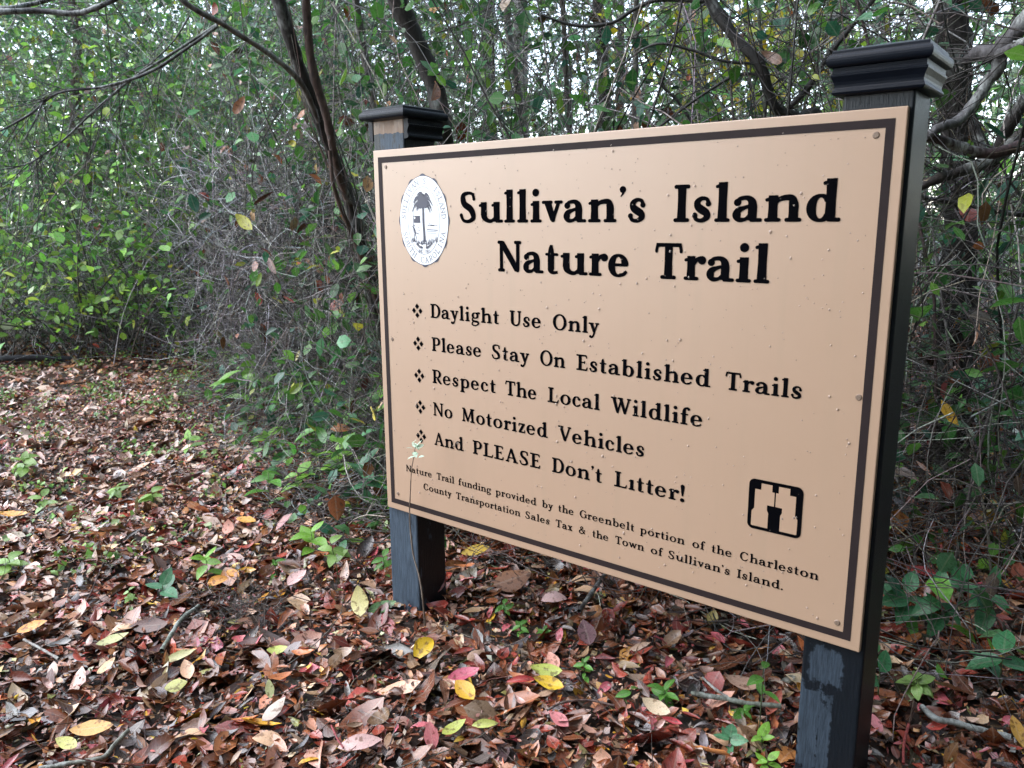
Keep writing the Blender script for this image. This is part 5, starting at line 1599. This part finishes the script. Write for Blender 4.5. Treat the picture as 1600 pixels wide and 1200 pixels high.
PL = [('seedling', 'bright five-leaved seedling on the trail near the pair of orange leaves', 325, 900, 34, 6, 'bright', 26),
 ('seedling', 'low three-leaved seedling left of the five-leaved one', 255, 930, 24, 4, 'blue', 34),
 ('seedling', 'small feathery green sprig above the mossy stick', 203, 948, 34, 9, 'light', 12),
 ('seedling', 'pale green leafy shoot left of the far post near the bowed root', 490, 870, 44, 5, 'bright', 34),
 ('seedling', 'yellow green shoot just right of the leafy shoot by the far post', 530, 905, 60, 7, 'light', 26),
 ('seedling', 'tiny clover-like sprig on the litter left of the far post', 430, 895, 24, 5, 'mid', 16),
 ('seedling', 'trailing green seedling beneath the board right of the far post', 790, 965, 22, 6, 'mid', 18),
 ('seedling', 'small green seedling beneath the board near the pinkish grey leaf', 815, 995, 22, 6, 'mid', 18),
 ('seedling', 'green sprig beneath the board above the seedling pair', 850, 1000, 18, 5, 'mid', 16),
 ('seedling', 'upright small seedling left of the forked mossy branch', 914, 1070, 40, 8, 'mid', 16),
 ('seedling', 'single round-leaved seedling beside the brown curved twig', 985, 1092, 22, 2, 'mid', 26),
 ('seedling', 'glossy green rosette under the board before the forked mossy branch', 1038, 1100, 28, 8, 'mid', 26),
 ('seedling', 'blue green four-leaved seedling at the bottom left of the near post', 1138, 1166, 22, 5, 'blue', 24),
 ('seedling', 'leafy light seedling beside the large tan leaf', 1160, 1118, 18, 7, 'mid', 22),
 ('seedling', 'lime seedling nearest the foot of the near post', 1192, 1170, 26, 5, 'bright', 22),
 ('seedling', 'thin-stemmed seedling with drooping dark leaves left of the near post', 1186, 1145, 100, 4, 'mid', 28),
 ('seedling', 'tall lime shoot at the bottom edge left of the near post', 1198, 1202, 20, 5, 'bright', 24),
 ('seedling', 'fern-like light green sprig right of the near post', 1430, 1085, 26, 12, 'light', 24),
 ('seedling', 'green sprig in the litter at the left edge of the trail', 20, 895, 26, 8, 'light', 24),
 ('seedling', 'little green tuft on the trail far left', 40, 740, 26, 10, 'light', 24),
 ('seedling', 'little green tuft halfway up the trail, above the salmon leaf', 295, 705, 34, 6, 'bright', 22),
 ('seedling', 'low green tuft on the pale litter left of centre', 180, 770, 20, 7, 'light', 20),
 ('seedling', 'low green tuft on the pale litter, right of the other tuft', 240, 780, 20, 7, 'light', 20),
 ('seedling', 'sparse green sprout by the left edge near the orange leaf', 70, 790, 24, 6, 'light', 20),
 ('seedling', 'twin-leaved sprout on the path below the lance-leaved saplings', 420, 700, 26, 4, 'bright', 26),
 ('seedling', 'green sprout in the twigs under the lower left corner of the board', 600, 900, 34, 8, 'mid', 18),
 ('sapling', 'sapling with long lance leaves at the trail edge, farthest of three', 385, 640, 70, 7, 'lance', 44),
 ('sapling', 'sapling with long yellow green leaves at the trail edge, middle of three', 450, 660, 80, 8, 'lance', 44),
 ('sapling', 'low sapling with broad pointed leaves left of the board', 500, 720, 60, 7, 'mid', 40),
 ('sapling', 'drooping blue green sapling close to the lower left of the board', 575, 800, 90, 9, 'blue', 34),
 ('sapling', 'sapling with a yellowing leaf at the left edge of the board', 560, 700, 95, 8, 'bright', 30),
 ('sapling', 'spreading seedling with dark green leaves over the trail edge', 420, 790, 60, 6, 'mid', 36),
 ('greenbrier', 'greenbrier with glossy heart leaves beside the near post', 1410, 980, 52, 6, 'heart', 40),
 ('greenbrier', 'greenbrier with glossy heart leaves, right of the one beside the post', 1465, 1000, 60, 7, 'heart', 40),
 ('greenbrier', 'greenbrier with arrow-shaped leaves near the right edge', 1540, 990, 60, 5, 'heart', 38),
 ('greenbrier', 'single-leaved greenbrier touching the near post above the fern-like sprig', 1372, 1085, 40, 2, 'heart', 50),
 ('evergreen_shoot', 'glossy evergreen shoot with long leaves at the right edge', 1575, 760, 120, 10, 'heart', 52),
 ('evergreen_shoot', 'small glossy shoot with upright leaves left of the evergreen shoot', 1525, 690, 70, 5, 'heart', 40),
 ('seedling', 'low lime seedling among the twigs right of the near post', 1545, 905, 20, 5, 'bright', 26),
 ('sapling', 'leafy sapling at the trail edge between the far saplings and the board', 530, 765, 70, 8, 'bright', 34),
 ('sapling', 'broad-leaved green sapling at the foot of the leaning tree', 545, 655, 80, 8, 'mid', 34),
 ('seedling', 'green seedling beside the middle sapling at the trail edge', 470, 770, 40, 6, 'bright', 30),
 ('greenbrier', 'greenbrier with two large leaves in the lower right corner', 1560, 1075, 50, 4, 'heart', 44),
 ('greenbrier', 'low greenbrier between the near post and the right edge', 1500, 955, 44, 5, 'heart', 40),
 ('seedling', 'small green seedling at the foot of the twigs, right of the near post', 1480, 890, 18, 4, 'mid', 22)]
for a in PL:
    plant(*a, cat='sapling' if a[0] == 'sapling' else ('vine' if a[0] == 'greenbrier' else ('shoot' if a[0] == 'evergreen_shoot' else 'seedling')))

# the thin whitish sapling that grows in front of the far post and board
sp = gpt(665, 985, .0)
root = empty('thin_sapling', (sp[0], sp[1], 0)); tag(root, 'thin bare sapling with a tuft of pale leaves in front of the board', 'sapling')
def onplane(px, py, Y):
    d = ray(px, py); return CAM + d * (Y - CAM[1]) / d[1]
ln = [(sp[0], sp[1], -.02, .0021)] + [(*onplane(x, y, Y), r) for x, y, Y, r in ((662, 950, -.040, .0020), (656, 905, -.036, .0019), (646, 868, -.030, .0017), (642, 835, -.025, .0016), (640, 805, -.022, .0015), (641, 772, -.024, .0012), (643, 735, -.034, .0009), (647, 712, -.05, .0008), (649, 698, -.06, .0007))]
tube_path('stem', ln, M_TWIG, (.24, .19, .15), root, sides=6, n=50, rough=.12, loc=(sp[0], sp[1], 0))
lib = []
for k in range(2):
    lib.append(leaf_mesh('leaf', M_GREEN, np.array([[.66, .84, .68]]), pos=np.zeros((1, 3)), L=np.array([1.0]), W=np.array([.27]), yaw=np.zeros(1), pitch=np.zeros(1), roll=np.zeros(1), curl=np.array([.5]), bend=np.array([-.5]), tpl=TPL3, shape=np.array([.8]), wav=.01, centre=False))
tip = np.array(ln[-1][:3]) - np.array([sp[0], sp[1], 0])
for k in range(11):
    o = link('leaf', lib[k % 2], root, tip + rng.normal(0, .005, 3) - np.array([0, 0, .006 * (k // 4)]))
    s = rng.uniform(.013, .023); o.scale = (s, s, s)
    o.rotation_euler = (rng.normal(.1, .5), rng.normal(0, .4), k * 2.4)

# ------------------------------------------------------------------ single leaves hanging in the vines
HG = [(375, 165, 2.9, 34, (.46, .20, .10), .30, 'orange brown dead leaf hanging upper left of the leaning tree'),
 (680, 140, 2.15, 56, (.36, .13, .05), .24, 'curled red brown leaf hanging over the far post cap'),
 (540, 121, 2.6, 34, (.22, .42, .05), .32, 'bright green leaf hanging left of the far post cap'),
 (460, 225, 2.9, 24, (.50, .46, .05), .34, 'yellow leaf hanging beside the leaning trunk'),
 (382, 347, 2.9, 42, (.50, .48, .05), .32, 'large yellow green leaf hanging before the vine heap'),
 (574, 287, 2.3, 34, (.46, .24, .08), .36, 'orange leaf touching the upper left edge of the board'),
 (586, 646, 2.35, 44, (.55, .44, .04), .22, 'yellow leaf touching the left edge of the board halfway down'),
 (1208, 90, 2.3, 48, (.20, .10, .06), .20, 'long twisted brown leaf hanging from the curved limb'),
 (1150, 62, 2.4, 34, (.16, .085, .06), .26, 'dark brown leaf hanging above the curved limb'),
 (302, 318, 3.2, 32, (.04, .14, .08), .36, 'blue green leaf before the vine heap, upper of two'),
 (322, 338, 3.3, 24, (.03, .11, .06), .36, 'blue green leaf before the vine heap, lower of two'),
 (412, 310, 3.1, 40, (.20, .08, .05), .28, 'red brown leaf hanging left of the leaning tree'),
 (392, 300, 3.1, 30, (.12, .28, .05), .34, 'green leaf hanging beside the red brown one'),
 (408, 440, 3.1, 32, (.26, .40, .05), .34, 'lime leaf at the foot of the vine heap'),
 (425, 415, 3.1, 34, (.18, .08, .06), .24, 'rusty leaf hanging above the lime leaf'),
 (337, 15, 2.9, 22, (.34, .07, .04), .34, 'small red leaf at the top edge over the boughs'),
 (470, 118, 3.0, 20, (.34, .12, .07), .36, 'small red brown leaf stuck on the leaning trunk'),
 (495, 262, 2.9, 20, (.40, .26, .05), .30, 'small ochre leaf stuck beside the leaning trunk'),
 (1220, 98, 2.5, 40, (.05, .16, .05), .30, 'long green leaf hanging beside the curved limb'),
 (1250, 110, 2.5, 36, (.10, .28, .05), .34, 'bright green leaf hanging left of the near post cap'),
 (1535, 292, 2.1, 44, (.06, .16, .09), .26, 'glossy pale green leaf right of the near post, upper'),
 (1545, 330, 2.1, 44, (.06, .16, .09), .26, 'glossy pale green leaf right of the near post, lower'),
 (938, 105, 2.6, 30, (.06, .18, .05), .34, 'dark green leaf hanging above the middle of the board'),
 (915, 125, 2.7, 24, (.07, .20, .13), .30, 'pale blue green leaf hanging above the middle of the board'),
 (1075, 122, 2.6, 16, (.45, .10, .03), .34, 'tiny orange red leaf left of the curved limb'),
 (740, 110, 2.4, 22, (.12, .26, .06), .34, 'green leaf right of the far post cap'),
 (766, 186, 2.2, 26, (.07, .20, .04), .30, 'green leaf just over the upper edge of the board'),
 (505, 680, 2.7, 40, (.09, .26, .05), .30, 'broad green leaf over the litter left of the board'),
 (465, 606, 3.0, 34, (.26, .38, .05), .32, 'yellow green leaf over the trail edge')]
for px, py, d, plen, c, wr, lb in HG:
    p = at(px, py, d); L = plen * d / 1242.5 * .9
    me = leaf_mesh('hanging_leaf', M_GREEN if c[1] > c[0] * 1.1 else M_FALLEN, np.array([c]) * .72, pos=np.zeros((1, 3)), L=np.array([L]), W=np.array([L * wr * .85]), yaw=np.zeros(1), pitch=np.zeros(1), roll=np.zeros(1),
                   curl=rng.normal(1.0, .5, 1), bend=rng.normal(.6, .7, 1), tpl=TPL5, shape=rng.uniform(.75, 1.0, 1), wav=.015)
    o = link('hanging_leaf', me, None, p)
    # blade roughly upright and facing the trail
    o.rotation_euler = (rng.uniform(.9, 1.5), rng.uniform(-1.3, 1.3), math.radians(38) + rng.normal(0, .5))
    tag(o, lb, 'leaf')
    W = wander(np.zeros((1, 3)), np.array([[rng.normal(0, .6), rng.normal(.3, .4), 1.0]]), np.array([rng.uniform(.12, .35)]), 10, .14, .04)
    v, q = tubes(W, np.linspace(.0007, .0014, 10)[None], 4)
    inv = np.array(o.rotation_euler.to_matrix().inverted())
    v = v @ inv.T
    link('stalk', np_mesh('stalk', v, q, M_TWIG, np.tile([[.12, .09, .06, 1.0]], (len(v), 1))), o)

# ------------------------------------------------------------------ unseen woods behind and right of the viewer, added to darken reflections
c = np.column_stack([rng.uniform(-1.5, 9, 260), rng.uniform(-8.5, -3.6, 260), .2 + 5.2 * rng.random(260)])
c = np.vstack([c, np.column_stack([rng.uniform(3.8, 9, 300), rng.uniform(-4, 9.5, 300), .2 + 5.2 * rng.random(300)])])
P = np.repeat(c, 70, axis=0) + rng.normal(0, .5, (len(c) * 70, 3)); P = P[P[:, 2] > .03]
cloud('added_wood', P, (.20, .36), M_WOODS, [(.040, .085, .025), (.06, .11, .03), (.07, .05, .035)], [5, 4, 3], TPL1, label='unseen wood behind and right of the viewer, added to block sky light', cat='wood')
